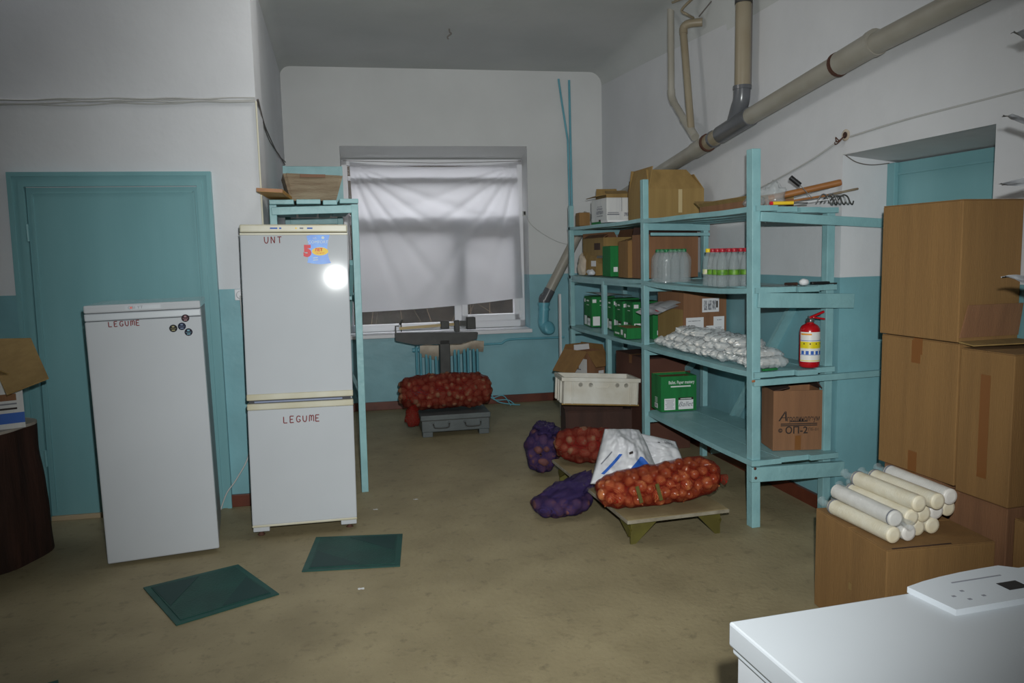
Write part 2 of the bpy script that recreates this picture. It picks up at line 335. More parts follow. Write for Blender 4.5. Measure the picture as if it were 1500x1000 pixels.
# window: frame, mullion, sashes, panes, sill, handle
win = thing('window_1', None, None); struct(win); win.matrix_world = BWM
fy0, fy1 = .27, .34; zt = WZ1-.10; z0 = WZ0+.0
def fr(x0, x1, a, b, d0=fy0, d1=fy1): return (x0, x1, d0, d1, a, b)
f = MB()
for q in (fr(WU0, WU1, z0, z0+.075), fr(WU0, WU1, zt-.06, zt), fr(WU0, WU0+.06, z0, zt), fr(WU1-.06, WU1, z0, zt)): f.box(*q, bev=.006)
f.build('window_frame', M_pvc, win)
MX = .055
MB().box(MX-.035, MX+.035, fy0-.005, fy1, z0+.075, 1.98, bev=.006).build('mullion', M_pvc, win)
MB().box(WU0+.06, WU1-.06, fy0-.005, fy1, 1.92, 2.02, bev=.006).build('transom_bar', M_pvc, win)
MB().box(WU0+.06, WU1-.06, fy0, fy1, 2.38, 2.42, bev=.006).build('transom_bar', M_pvc, win)
s = MB(); a0, a1, b0, b1 = MX+.035, WU1-.06, z0+.075, 1.92
for q in (fr(a0, a1, b0, b0+.07, fy0-.03), fr(a0, a1, b1-.07, b1, fy0-.03), fr(a0, a0+.065, b0, b1, fy0-.03), fr(a1-.065, a1, b0, b1, fy0-.03)): s.box(*q, bev=.006)
sash = s.build('sash', M_pvc, win); MB().box(a1-.01, a1+.012, fy0-.045, fy0-.03, b0+.02, b0+.10, bev=.003).build('hinge', M_pvc, sash)
for (x0, x1, c0, c1) in ((WU0+.06, MX-.035, z0+.075, 1.92), (a0+.065, a1-.065, b0+.07, b1-.07), (WU0+.06, WU1-.06, 2.02, 2.38), (WU0+.06, WU1-.06, 2.42, zt-.06)):
    MB().box(x0, x1, .305, .311, c0, c1).build('pane', M_glass, win)
MB().box(WU0+.0, WU1+.01, -.06, .27, WZ0-.04, WZ0-.002, bev=.006).build('window_sill', M_pvc, win)
# door 1 (left wall), teal with moulded casing
d1 = thing('door_1', None, None); struct(d1); d1.matrix_world = LWM
DX0, DX1, DZ = -1.335, -.375, 2.035      # leaf opening
sk = .02
MB().hexa([(DX0-.02, -.012, .03), (DX1, -.012, .03), (DX1, .01, .03), (DX0-.02, .01, .03)], [(DX0, -.012, DZ), (DX1, -.012, DZ), (DX1, .01, DZ), (DX0, .01, DZ)]).build('door_leaf', M_door, d1)
MB().bar((DX0+.03, -.016, DZ-.03), (DX1-.02, -.016, DZ-.03), .012, .012).bar((DX0+.03, -.016, DZ-.03), (DX0+.005, -.016, .05), .012, .012).bar((DX1-.02, -.016, DZ-.03), (DX1-.02, -.016, .05), .012, .012).build('leaf_moulding', M_door, d1)
def casing(name, off, wd, th):
    m = MB(); x0 = DX0-off; x1 = DX1+off; zt_ = DZ+off
    m.hexa([(x0-wd-sk, -th, 0), (x0-sk, -th, 0), (x0-sk, 0, 0), (x0-wd-sk, 0, 0)], [(x0-wd, -th, zt_+wd), (x0, -th, zt_), (x0, 0, zt_), (x0-wd, 0, zt_+wd)])
    m.hexa([(x1, -th, 0), (x1+wd, -th, 0), (x1+wd, 0, 0), (x1, 0, 0)], [(x1, -th, zt_), (x1+wd, -th, zt_+wd), (x1+wd, 0, zt_+wd), (x1, 0, zt_)])
    m.hexa([(x0, -th, zt_), (x1, -th, zt_), (x1, 0, zt_), (x0, 0, zt_)], [(x0-wd, -th, zt_+wd), (x1+wd, -th, zt_+wd), (x1+wd, 0, zt_+wd), (x0-wd, 0, zt_+wd)])
    m.build(name, M_door, d1)
casing('casing_inner', .004, .03, .035); casing('casing_middle', .034, .03, .028); casing('casing_outer', .064, .025, .04)
MB().box(DX0-.02, DX1+.02, -.03, .02, 0, .03, .003).build('threshold', pmat('pale_threshold', (176, 158, 130), rough=.8), d1)
for hz in (1.72, .35): MB().tube([(DX0-.002-(2.0-hz)*.01, -.03, hz), (DX0-.002-(2.0-hz)*.01, -.03, hz+.1)], .009, 8).build('hinge', M_door, d1)
# door 2 (right wall recess)
d2 = thing('door_2', None, None); struct(d2)
RX = 3.27
MB().box(RX, RX+.05, RY0, RY1-.0, 0, RZ-.045).build('door_leaf', M_door, d2)
MB().box(RX-.03, RX, RY1-.06, RY1, 0, RZ-.045, .004).box(RX-.03, RX, RY0, RY0+.05, 0, RZ-.045, .004).build('door_frame', M_door, d2)
MB().box(RX-.012, RX, RY0+.05, RY1-.06, RZ-.115, RZ-.105).build('leaf_moulding', M_door, d2)
struct(MB().hexa([(2.94, RY0, RZ-.0), (2.94, RY1, RZ-.0), (RX+.1, RY1, RZ-.045), (RX+.1, RY0, RZ-.045)], [(2.94, RY0, RZ+.01), (2.94, RY1, RZ+.01), (RX+.1, RY1, RZ+.01), (RX+.1, RY0, RZ+.01)]).build('trim_1', M_white_plaster))
struct(MB().box(RX+.05, RX+.14, RY0-.1, RY1+.1, 0, RZ+.1).build('wall_recess', M_wright))
# outside: dry bank, built extra high to shade the lower curtain; brush
struct(MB().hexa([(-6, 8.95, -.6), (12, 8.75, -.6), (12, 16, -.6), (-6, 16, -.6)], [(-6, 9.6, 2.75), (12, 9.4, 2.75), (12, 16, 3.2), (-6, 16, 3.2)]).build('ground_outside', M_soil))
random.seed(11)
for i in range(34):
    x = random.uniform(.4, 3.2); y = random.uniform(8.72, 8.86); a = random.uniform(-1.4, 1.4); L = random.uniform(.5, 1.3); zb = random.uniform(-.1, .5)
    p = [(x+math.sin(a)*L*t, y+.1*t, zb+math.cos(a)*L*t+.02*math.sin(7*t+i)) for t in (0, .3, .6, 1)]
    tag(MB().tube(p, [.004, .0035, .003, .001], 5).build('dry_branch', M_twig), 'dry bare branch in the brush outside the window', 'branch', 'brush outside the window')

# ================================================================== THINGS: left side
STROKES = {'L': [[(0, 1), (0, 0), (.55, 0)]], 'E': [[(.55, 1), (0, 1), (0, 0), (.55, 0)], [(0, .52), (.42, .52)]],
  'G': [[(.6, .85), (.45, 1), (.15, .95), (0, .6), (.05, .2), (.25, 0), (.5, .05), (.6, .35), (.35, .42)]],
  'U': [[(0, 1), (.02, .3), (.2, 0), (.42, .05), (.55, .4), (.57, 1)]],
  'm': [[(0, 0), (.02, .95), (.2, 1), (.32, .8), (.32, .1)], [(.32, .8), (.5, 1), (.66, .9), (.68, 0)]],
  'N': [[(0, 0), (.02, 1), (.5, .05), (.55, 1)]], 'T': [[(0, 1), (.6, 1)], [(.3, 1), (.3, 0)]]}
def handwriting(name, word, h, mtx, parent, w=.0075):
    m = MB(mtx); x = 0; rnd = random.Random(len(word)+int(h*1000))
    for ch in word:
        dx = rnd.uniform(-.04, .04)
        for st in STROKES[ch]:
            pts = [((x+p[0]+dx*p[1]*.6)*h, (p[1]+rnd.uniform(-.03, .03))*h) for p in st]
            for a, b in zip(pts[:-1], pts[1:]): m.bar((a[0], a[1], .0005), (b[0], b[1], .0005), w, .0008)
        x += .98
    return m.build(name, M_red_ink, parent)
# ---- white upright freezer in front of the door
fz = thing('upright_freezer', 'white single-door upright freezer with four round dark magnets, in front of the teal door', 'freezer', (-.803, 4.315, 0), -.2)
fz.rotation_euler = (R(-.3), R(-.6), R(4.2))
W_, D_, H_ = .548, .56, 1.372
MB().box(-W_/2+.004, W_/2-.004, .05, D_, .03, H_-.03, .006).build('body', M_whiteside, fz)
dr = MB().box(-W_/2, W_/2, 0, .045, .02, H_-.082, .008).build('door', M_white, fz)
MB().box(-W_/2, W_/2, 0, .05, H_-.08, H_-.042, .006).build('handle_strip', M_grey_plastic, dr)
MB().box(-W_/2, W_/2, -.004, D_, H_-.04, H_, .008).build('top_panel', M_white, fz)
MB().box(-W_/2+.01, W_/2-.01, .046, .05, .03, H_-.05).build('gasket', M_gap, fz)
patch('control_plate', .165, .02, M_grey_plastic, plane_mtx((.0, -.005, H_-.02), (1, 0, 0), (0, 0, 1)), fz)
text_obj('logo', 'CBI YT', .020, M_grey_ink, plane_mtx((-.035, -.0065, H_-.02), (1, 0, 0), (0, 0, 1)), fz, spacing=1.2)
MB(plane_mtx((-.055, -.0065, H_-.02), (1, 0, 0), (0, 0, 1))).lathe([(.006, 0), (.006, .001)], 14).build('red_badge', pmat('coral_print', (230, 120, 110), rough=.5), fz)
handwriting('lettering', 'LEGUmE', .026, plane_mtx((-.165, -.001, H_-.112), (1, 0, 0), (0, .0, 1)), dr, .0045)
for (mx_, mz, c, c2) in ((.197, -.088, (40, 22, 30), (120, 60, 70)), (.135, -.138, (22, 24, 24), (120, 110, 50)), (.177, -.130, (14, 26, 52), (40, 70, 110)), (.207, -.162, (24, 24, 40), (60, 130, 150))):
    mg = MB(plane_mtx((mx_, -.001, H_+mz), (1, 0, 0), (0, 0, 1))).lathe([(.0195, 0), (.0195, .003), (.018, .004)], 24).build('magnet', pmat('magnet_%d' % int(mx_*1000), c, rough=.6, spec=.2), dr)
    MB(plane_mtx((mx_, -.0055, H_+mz), (1, 0, 0), (0, 0, 1))).box(-.013, .013, -.002, .0, 0, .0005).box(-.006, .006, .005, .013, 0, .0005).box(-.008, .008, -.013, -.007, 0, .0005).build('magnet_print', pmat('magnet_print_%d' % int(mx_*1000), c2, rough=.4), mg)
for sx in (-1, 1): MB().box(sx*.22-.03, sx*.22+.03, .06, .12, 0, .03, .004).build('foot', M_dark, fz)
# ---- tall two-door refrigerator
rf = thing('refrigerator', 'tall white two-door refrigerator with cream trim and a blue sticker', 'refrigerator', (-.075, 4.475, 0), -3)
rf.rotation_euler = (R(-2.3), R(.75), R(-1.7))
W_, D_, H_ = .585, .58, 1.775; x0, x1 = -W_/2, W_/2
MB().box(x0+.004, x1-.004, .06, D_, .05, H_-.005, .006).build('body', M_whiteside, rf)
MB().box(x0, x1, -.004, D_-.02, H_-.045, H_, .008).build('top_panel', M_cream, rf)
up = MB().box(x0, x1, 0, .055, .80, H_-.047, .007).build('upper_door', M_white, rf)
lowr = MB().box(x0, x1, 0, .055, .072, .735, .007).build('lower_door', M_white, rf)
MB().box(x0-.001, x1+.001, -.004, .055, H_-.06, H_-.047, .003).build('door_trim', M_cream, up)
MB().box(x0-.001, x1+.001, -.005, .055, .79, .826, .005).build('door_trim', M_cream, up)
MB().box(x0-.001, x1+.001, -.006, .055, .735, .772, .006).build('handle_strip', M_cream, lowr)
MB().box(x0+.04, x1-.06, -.008, 0, .776, .786, .002).build('handle_lip', pmat('blue_grey_lip', (130, 140, 165), rough=.3), up)
MB().box(x0, x1, -.002, .055, .062, .075, .003).build('door_trim', M_cream, lowr)
MB().box(x0+.012, x1-.012, .01, .07, .07, H_-.06).build('gasket', M_gap, rf)
for sx in (-1, 1):
    ft = MB().box(sx*.245-.045, sx*.245+.045, .02, .12, .03, .062, .004).build('foot_bracket', M_white, rf)
    MB().lathe([(.018, .0), (.022, .006), (.012, .014), (.012, .035)], 12, c=(sx*.25, .06, 0)).build('levelling_foot', M_rust, ft)
for (cx, wd, mm) in ((-.11, .04, 'blue_print'), (-.075, .012, 'blue_print'), (.01, .008, 'yellow_print'), (.04, .02, 'grey_print'), (.085, .03, 'blue_print')):
    patch('control_mark', wd, .008, MATS[mm], plane_mtx((cx, -.0045, H_-.022), (1, 0, 0), (0, 0, 1)), rf, .0006)
handwriting('lettering', 'UNT', .036, plane_mtx((-.162, -.001, H_-.105), (1, 0, 0), (0, 0, 1)), up, .005)
handwriting('lettering', 'LEGUmE', .036, plane_mtx((-.098, -.001, .655), (1, 0, 0), (0, 0, 1)), lowr, .0055)
sx_, sz_ = .125, H_-.14
pm = plane_mtx((sx_, -.001, sz_), (1, 0, 0), (0, 0, 1))
out = [(-.06+.012*math.sin(k/8*math.pi), .075-.15*k/8) for k in range(9)]+[(-.045+.115*k/6, -.078-.006*math.sin(k/6*3.1)) for k in range(1, 7)]+[(.068-.016*math.sin(k/8*math.pi), -.08+.16*k/8) for k in range(1, 9)]+[(.06-.12*k/5, .083-.003*k/5) for k in range(1, 5)]
st = MB(pm).prism(out, 0, .0008).build('sticker', M_sky_flat, up)
MB(plane_mtx((sx_+.012, -.0022, sz_-.012), (1, 0, 0), (0, 0, 1))).prism([(.045*math.cos(a*.262), .023*math.sin(a*.262)) for a in range(24)], 0, .0005).build('sticker_oval', M_yel_flat, st)
text_obj('sticker_text', '5', .082, M_red_flat, plane_mtx((sx_-.057, -.003, sz_-.012), (1, 0, 0), (0, 0, 1)), st, bold=.006)
text_obj('sticker_text', 'ЛЕТ', .022, M_red_flat, plane_mtx((sx_+.005, -.003, sz_-.004), (1, 0, 0), (0, 0, 1)), st, bold=.001)
text_obj('sticker_text', 'гарантии', .011, M_red_flat, plane_mtx((sx_+.012, -.003, sz_-.021), (1, 0, 0), (0, 0, 1)), st)
text_obj('sticker_text', 'COMFORT', .023, M_white_ink, plane_mtx((sx_+.003, -.0022, sz_+.040), (1, 0, 0), (0, 0, 1)), st)
text_obj('sticker_text', 'LG', .016, M_white_ink, plane_mtx((sx_-.015, -.0022, sz_+.062), (1, 0, 0), (0, 0, 1)), st)
MB(plane_mtx((sx_+.03, -.0022, sz_+.065), (1, 0, 0), (0, 0, 1))).lathe([(.008, 0), (.008, .0005)], 12).build('sticker_mark', M_white_ink, st)
for k in range(2): patch('sticker_line', .08, .004, M_white_ink, plane_mtx((sx_+.012, -.0022, sz_-.046-.012*k), (1, .03, 0.08), (0, 0, 1)), st, .0004)
# ---- teal wooden rack behind the refrigerator
rk = thing('wooden_rack', 'teal painted wooden rack standing behind the tall refrigerator', 'rack', (0, 0, 0))
def wbar(name, a, b, w, h, parent, mat=None, up=(0, 0, 1)): return MB().bar(a, b, w, h, up, .003).build(name, mat or M_wood, parent)
YB = 6.75
for (px, py) in ((.315, 5.20), (-.195, 5.22), (.305, YB), (-.12, YB)): wbar('post', (px, py, 0), (px+(.015 if py < 6 else 0), py, 1.925), .045, .05, rk, up=(0, 1, 0))
wbar('beam', (-.19, 5.19, 1.885), (.31, 5.19, 1.895), .03, .05, rk); wbar('beam', (-.12, YB, 1.89), (.31, YB, 1.89), .03, .05, rk)
wbar('side_rail', (.325, 5.2, 1.30), (.315, YB, 1.30), .03, .05, rk); wbar('side_rail', (.325, 5.2, .62), (.315, YB, .62), .03, .06, rk); wbar('brace', (.30, 5.25, 1.55), (.29, YB-.05, .5), .03, .04, rk)
for k, (sx0, wd, dz) in enumerate(((-.20, .15, 0), (-.035, .15, .002), (.13, .09, -.003), (.235, .12, .006))):
    MB().box(sx0, sx0+wd, 5.15+.01*k, YB+.05, 1.925+dz, 1.955+dz, .004).build('plank', M_wood, rk)
for k, sx0 in enumerate((-.16, -.0, .15)): MB().box(sx0, sx0+.14, 5.25, YB, 1.30, 1.325, .003).build('plank', M_wood, rk)
bp = MB().box(-.135, .335, YB-.03, YB-.005, 1.96, 2.34, .004).build('back_panel', M_wood, rk)
MB().box(-.14, -.11, YB-.04, YB-.025, 1.96, 2.34).box(.315, .34, YB-.04, YB-.025, 1.96, 2.34).build('panel_strip', M_wood, bp)
# trough and board on the rack
tr = thing('wooden_trough', 'old weathered wooden trough with flared sides on top of the teal rack', 'trough', (.07, 5.40, 1.957), 3)
zz = .175
def trough_side(a, b, c, d, t, n): return MB().hexa([a, b, Vector(b)+Vector(t), Vector(a)+Vector(t)], [d, c, Vector(c)+Vector(t), Vector(d)+Vector(t)]).build(n, M_oldwood, tr)
trough_side((-.125, -.09, 0), (.125, -.09, 0), (.175, -.12, zz-.012), (-.165, -.12, zz), (0, .022, 0), 'end_board')
trough_side((-.125, .35, 0), (.125, .35, 0), (.175, .38, zz), (-.165, .38, zz), (0, .022, 0), 'end_board')
trough_side((-.145, -.09, 0), (-.145, .36, 0), (-.185, .36, zz), (-.185, -.10, zz), (.022, 0, 0), 'side_board')
trough_side((.123, -.09, 0), (.123, .36, 0), (.173, .36, zz), (.173, -.10, zz-.012), (.022, 0, 0), 'side_board')
MB().box(-.13, .13, -.08, .36, 0, .02).build('bottom_board', M_oldwood, tr)
MB().box(-.08, .08, -.123, -.119, zz-.025, zz-.006, .0015).build('stain_chip', pmat('reddish_stain', (124, 92, 74), rough=.9), tr)
bd = thing('cutting_board', 'yellowish wooden board lying tilted beside the wooden trough', 'board', (-.1, 5.2, 1.957))
MB().hexa([(-.16, -.27, .030), (-.01, -.27, .022), (.045, .15, .002), (-.085, .15, .002)], [(-.16, -.27, .052), (-.01, -.27, .044), (.045, .15, .024), (-.085, .15, .024)]).build('board_top', pmat('yellow_board', (176, 132, 62), (160, 116, 52), scale=6, rough=.6), bd)
MB().hexa([(-.16, -.275, .032), (-.01, -.275, .024), (-.01, -.27, .024), (-.16, -.27, .032)], [(-.16, -.275, .051), (-.01, -.275, .043), (-.01, -.27, .043), (-.16, -.27, .051)]).build('board_end', M_handle, bd)
# ---- socket and cord on the left wall
so = thing('wall_socket', 'round white wall socket on the dado line beside the refrigerator', 'socket'); so.matrix_world = LWM @ Matrix.Translation((-.155, 0, 1.365))
MB().box(-.038, .038, -.012, 0, -.035, .035, .004).build('plate', M_pvc, so); MB(Matrix.Rotation(R(90), 4, 'X')).lathe([(.026, .012), (.026, .03), (.02, .032)], 20).build('plug', M_pvc, so)
cd = [LWM @ Vector(p) for p in ((-.155, -.035, 1.36), (-.15, -.05, 1.25), (-.135, -.04, .95), (-.13, -.04, .6), (-.16, -.05, .35), (-.24, -.08, .2), (-.30, -.1, .12), (-.34, -.12, .02))]
def smooth_path(p, n=6):
    p = [Vector(q) for q in p]; out = []
    for i in range(len(p)-1):
        a, b, c, d = p[max(i-1, 0)], p[i], p[i+1], p[min(i+2, len(p)-1)]
        for k in range(n):
            t = k/n; out.append(.5*((2*b)+(c-a)*t+(2*a-5*b+4*c-d)*t*t+(3*b-a-3*c+d)*t**3))
    return out+[p[-1]]
tag(MB().tube(smooth_path(cd), .0045, 6).build('power_cord', M_wire), 'thin grey power cord hanging from the wall socket', 'cord')
tag(MB().tube(smooth_path([LWM @ Vector(p) for p in ((-.15, -.01, 1.40), (-.13, -.02, 1.43), (-.05, -.01, 1.46), (.0, -.005, 1.47))]), .004, 6).build('socket_wire', M_wire), 'short grey wire rising from the wall socket', 'wire')
# ---- cables on the left wall
for k in range(4):
    rnd = random.Random(k+3)
    p = [LWM @ Vector((x, -.012-.004*(k % 2), 2.555+.0195*x+(k-1.5)*.012*(1-(x+1.7)/4)+rnd.uniform(-.007, .007))) for x in np.linspace(-1.9, 0, 13)]
    tag(MB().tube(smooth_path(p, 4), .005, 6).build('wall_cable', M_wire), ['topmost', 'second', 'third', 'lowest'][k]+' of the four grey cables strung along the left wall', 'cable', 'cables along the left wall')
p = [(-.235, 5.12, 2.56), (-.225, 5.5, 2.50), (-.215, 6.0, 2.47), (-.19, 6.6, 2.46), (-.17, 7.2, 2.48), (-.14, 7.9, 2.50)]
for k in range(2):
    q = [(a+.006*k, b, c+.012*math.sin(i*2.2+k*3)) for i, (a, b, c) in enumerate(p)]
    tag(MB().tube(smooth_path(q), .0042, 6).build('niche_cable', M_wired), ['upper', 'lower'][k]+' dark cable of the twisted pair sagging along the niche side wall', 'cable', 'cables in the niche')
tag(MB().tube(smooth_path([BWM @ Vector(v) for v in ((-1.62, -.01, 2.47), (-1.45, -.01, 2.45), (-1.25, -.01, 2.44), (-1.117, -.01, 2.45))]), .005, 6).build('window_cable', M_wired), 'dark cable running along the back wall towards the window', 'cable')
tag(MB().tube([(-.243, 5.118, 2.55), (-.2435, 5.118, 1.2), (-.244, 5.118, .1)], .006, 6).build('corner_conduit', pmat('cream_paint', (214, 210, 190), rough=.5)), 'thin cream cable running down the wall corner behind the refrigerator', 'cable')
# ---- green mats
def rmat(pts, label):
    c = Vector((sum(p[0] for p in pts)/4, sum(p[1] for p in pts)/4, 0)); t = thing('rubber_mat', label, 'mat', c, 0, 'green rubber mats')
    q = [Vector((p[0], p[1], 0))-c for p in pts]; q = [Vector(v) for v in q]
    MB().prism([(v.x, v.y) for v in q], 0.001, .007).build('mat_base', M_matedge, t)
    MB().prism([(v.x*.88, v.y*.88) for v in q], .0071, .010).build('mat_field', M_mat, t)
    for k in (0, 2):   # two darker corner triangles
        a = q[k]*.86; b = q[k].lerp(q[(k+1) % 4], .55)*.84; d = q[k].lerp(q[(k+3) % 4], .62)*.84
        MB().prism([(a.x, a.y), (b.x, b.y), (d.x, d.y)], .0101, .0112).build('mat_corner', M_matdark, t)
rmat([(-.843, 3.954), (-.417, 4.112), (-.199, 3.676), (-.624, 3.485)], 'green rubber mat lying askew in front of the upright freezer')
rmat([(-.096, 3.916), (-.019, 4.389), (.46, 4.286), (.391, 3.83)], 'green rubber mat in front of the tall refrigerator')
rmat([(-1.35, 3.02), (-.99, 3.14), (-.86, 2.74), (-1.22, 2.62)], 'green rubber mat whose corner enters the photo at bottom left')
# ---- chopping stump with box
sp = thing('chopping_stump', 'dark wooden chopping stump with a pale top at the left edge', 'stump', (-1.83, 4.62, 0))
def stf(u, v):
    a = 2*math.pi*u; z = .72*v; r = .345+.02*(1-v)**2+.018*math.sin(3*a+1)+.012*math.sin(7*a)+.01*math.sin(5*z+2*a)+.008*noise.noise((math.cos(a)*3, math.sin(a)*3, z*6)); return (r*math.cos(a), r*math.sin(a), z)
MB().grid(stf, 64, 16).build('trunk', M_trunk, sp, merge=1e-4)
top = [(stf(i/64, 1)[0]*1.0, stf(i/64, 1)[1]*1.0) for i in range(64)]
MB().prism(top, .72, .735).build('top_face', pmat('pale_salted_wood', (190, 184, 176), (168, 158, 146), scale=7, rough=.8), sp)
ap = [(math.cos(a), math.sin(a)) for a in np.linspace(R(232), R(292), 14)]
def apron(u, v):
    a = R(225+70*u); uu = (a % (2*math.pi))/(2*math.pi); z = .73-v*(.20*(1-abs(u-.25)*1.1)); x, y, _ = stf(uu, max(0, min(1, z/.72))); return (x*1.012, y*1.012, z)
MB().grid(apron, 16, 6).build('cloth_drip', pmat('pale_cloth', (186, 182, 174), rough=.85), sp, fixn=False)

# ================================================================== cartons
def carton(name, label, c, rz, size, mat, flaps=None, tape=True, group=None, z=0, t=.006, flapmat=None, inner=None, tilt=None):
    """c = base centre (x, y); flaps: {'+x': (angle from upright, length, skew)} -> open; None -> closed with two top flaps"""
    w, d, h = size; o = thing(name, label, 'box', (c[0], c[1], z), rz, group)
    if tilt: o.rotation_euler = (R(tilt[0]), R(tilt[1]), R(rz))
    if flaps is None:
        MB().box(-w/2, w/2, -d/2, d/2, 0, h-.004, .004).build('body', mat, o)
        MB().box(-w/2+.001, w/2-.001, -d/2+.001, -.0015, h-.004, h, .0015).build('flap', mat, o)
        MB().box(-w/2+.001, w/2-.001, .0015, d/2-.001, h-.004, h, .0015).build('flap', mat, o)
        if tape: MB().box(-w/2-.001, w/2+.001, -.025, .025, h, h+.0012).box(-w/2-.0015, -w/2, -.025, .025, h-.07, h).box(w/2, w/2+.0015, -.025, .025, h-.07, h).build('tape', M_tape, o)
    else:
        b = MB(); b.box(-w/2, w/2, -d/2, -d/2+t, 0, h).box(-w/2, w/2, d/2-t, d/2, 0, h).box(-w/2, -w/2+t, -d/2+t, d/2-t, 0, h).box(w/2-t, w/2, -d/2+t, d/2-t, 0, h).box(-w/2+t, w/2-t, -d/2+t, d/2-t, 0, t)
        b.build('body', mat, o)
        for s, v in flaps.items():
            ang, L = v[0], v[1]; skew = v[2] if len(v) > 2 else 0
            ax = s[1]; sg = 1 if s[0] == '+' else -1; half = (d if ax == 'x' else w)/2
            n = Vector((sg, 0, 0)) if ax == 'x' else Vector((0, sg, 0)); e = Vector((0, 1, 0)) if ax == 'x' else Vector((1, 0, 0))
            o0 = n*((w if ax == 'x' else d)/2-t/2)+Vector((0, 0, h-.001)); dr = n*math.sin(R(ang))+Vector((0, 0, math.cos(R(ang)))); nr = (dr.cross(e)).normalized()*t*.5
            a, bq = o0-e*(half-.002), o0+e*(half-.002); cq, dq = bq+dr*L-e*(.012+skew), a+dr*L+e*(.012)
            MB().hexa([a-nr, bq-nr, bq+nr, a+nr], [dq-nr, cq-nr, cq+nr, dq+nr]).build('flap', flapmat or mat, o)
    o['_s'] = 0; del o['_s']
    return o
def face(o, size, side, a, b):
    """matrix on a carton side; a = across from the centre, b = height"""
    w, d, h = size
    if side == '-y': return plane_mtx((a, -d/2, b), (1, 0, 0), (0, 0, 1))
    if side == '-x': return plane_mtx((-w/2, -a, b), (0, -1, 0), (0, 0, 1))
    if side == '+x': return plane_mtx((w/2, a, b), (0, 1, 0), (0, 0, 1))
    return plane_mtx((a, b, h), (1, 0, 0), (0, 1, 0))
# ================================================================== teal shelving unit on the right
SH = thing('wooden_shelving', 'long teal painted wooden shelving unit along the right wall', 'shelving')
def post(x, y, x2, z1, w=.05, d=.055, z0=0): return MB().bar((x, y, z0), (x2, y, z1), w, d, (0, 1, 0), .003).build('post', M_wood, SH)
FX = 2.395
post(2.407, 3.785, 2.378, 2.115, .052, .06); post(FX+.01, 5.225, FX, 2.092, .042, .055); post(FX, 6.83, FX, 2.01, .04, .05)
post(FX+.002, 5.93, FX, .87, .035, .05); post(FX, 6.02, FX, 1.345, .035, .05, .895)
post(2.905, 3.83, 2.895, 1.775, .05, .05); post(2.90, 5.26, 2.90, 1.775, .04, .05); post(2.93, 6.85, 2.93, 1.775, .04, .05)
def plank(x0, x1, y0, y1, z, t=.03, sag=0, n=8, taper=0):
    m = MB(); vs = []; fs = []
    for k in range(n+1):
        u = k/n; y = y0+(y1-y0)*u; dz = -sag*4*u*(1-u)+.002*math.sin(11*u+x0*30); e = taper*u
        vs += [(x0+e, y, z-t+dz), (x1, y, z-t+dz), (x1, y, z+dz), (x0+e, y, z+dz)]
    for k in range(n):
        for q in range(4): fs.append((4*k+q, 4*k+(q+1) % 4, 4*k+4+(q+1) % 4, 4*k+4+q))
    fs += [(3, 2, 1, 0), (4*n, 4*n+1, 4*n+2, 4*n+3)]
    return m.add(vs, fs).build('plank', M_wood, SH)
LV = {1: 1.81, 2: 1.365, 3: .895, 4: .395}
for lv, z in LV.items():
    xs = ((2.372, 2.50), (2.508, 2.635), (2.645, 2.775), (2.785, 2.91)) if lv != 4 else ((2.36, 2.55), (2.553, 2.74), (2.744, 2.925))
    for k, (a, b) in enumerate(xs):
        sg = .02 if (lv == 2 and k == 0) else (.012 if lv == 2 else .004); yr = 3.735+(.02 if k == 1 else .0)+(.03 if k == 3 else 0)
        plank(a, b, yr, 5.235, z-.004*k*(lv == 1), .03, sg, taper=.05 if (lv == 4 and k == 0) else 0)
        if lv < 4: plank(a+.003, b, 5.24, 6.87, z+.006-.003*(k % 2), .028, .006)
def rail(a, b, w, h): return MB().bar(a, b, w, h, (0, 0, 1), .003).build('rail', M_wood, SH)
YE = 3.752
rail((2.40, YE, 1.752), (3.225, YE+.0, 1.705), .028, .052); rail((2.39, YE-.004, 1.298), (3.005, YE-.004, 1.272), .03, .082)
rail((2.37, YE-.006, .838), (3.25, YE+.006, .842), .028, .036); rail((2.36, YE-.006, .318), (2.965, YE-.006, .298), .032, .085)
rail((2.37, YE-.004, .852), (2.62, YE-.004, .848), .026, .012)
for z in (1.755, 1.31, .84, .335): rail((2.40, 5.215, z), (2.93, 5.25, z-.01), .03, .05)
for z in (1.765, 1.32, .845): rail((2.39, 6.85, z), (2.93, 6.86, z), .03, .05)
for z in (1.70,): rail((2.42, 5.17, z), (2.90, 5.19, z-.008), .02, .022)
rail((2.40, 5.25, 1.325), (2.395, 6.83, 1.325), .03, .03)
MB().bar((2.935, 5.15, .05), (2.935, 4.1, 1.34), .025, .07, (1, 0, 0)).build('brace', M_wood, SH)
MB().bar((2.90, 5.9, .35), (2.90, 5.25, .84), .025, .06, (1, 0, 0)).build('brace', M_wood, SH)
for (x, z) in ((2.378, .355), (2.383, .30)): MB(Matrix.Translation((x, YE-.021, z)) @ Matrix.Rotation(R(90), 4, 'X')).lathe([(.009, 0), (.008, .004), (.003, .006)], 10).build('bolt', M_rust, SH)
MB().box(2.352, 2.372, YE-.0215, YE-.02, .846, .858).build('chipped_wood', M_woodend, SH)
Z1, Z2, Z3, Z4 = LV[1]+.004, LV[2]+.004, LV[3]+.003, LV[4]+.003
Z1b, Z2b, Z3b = LV[1]+.009, LV[2]+.009, LV[3]+.009
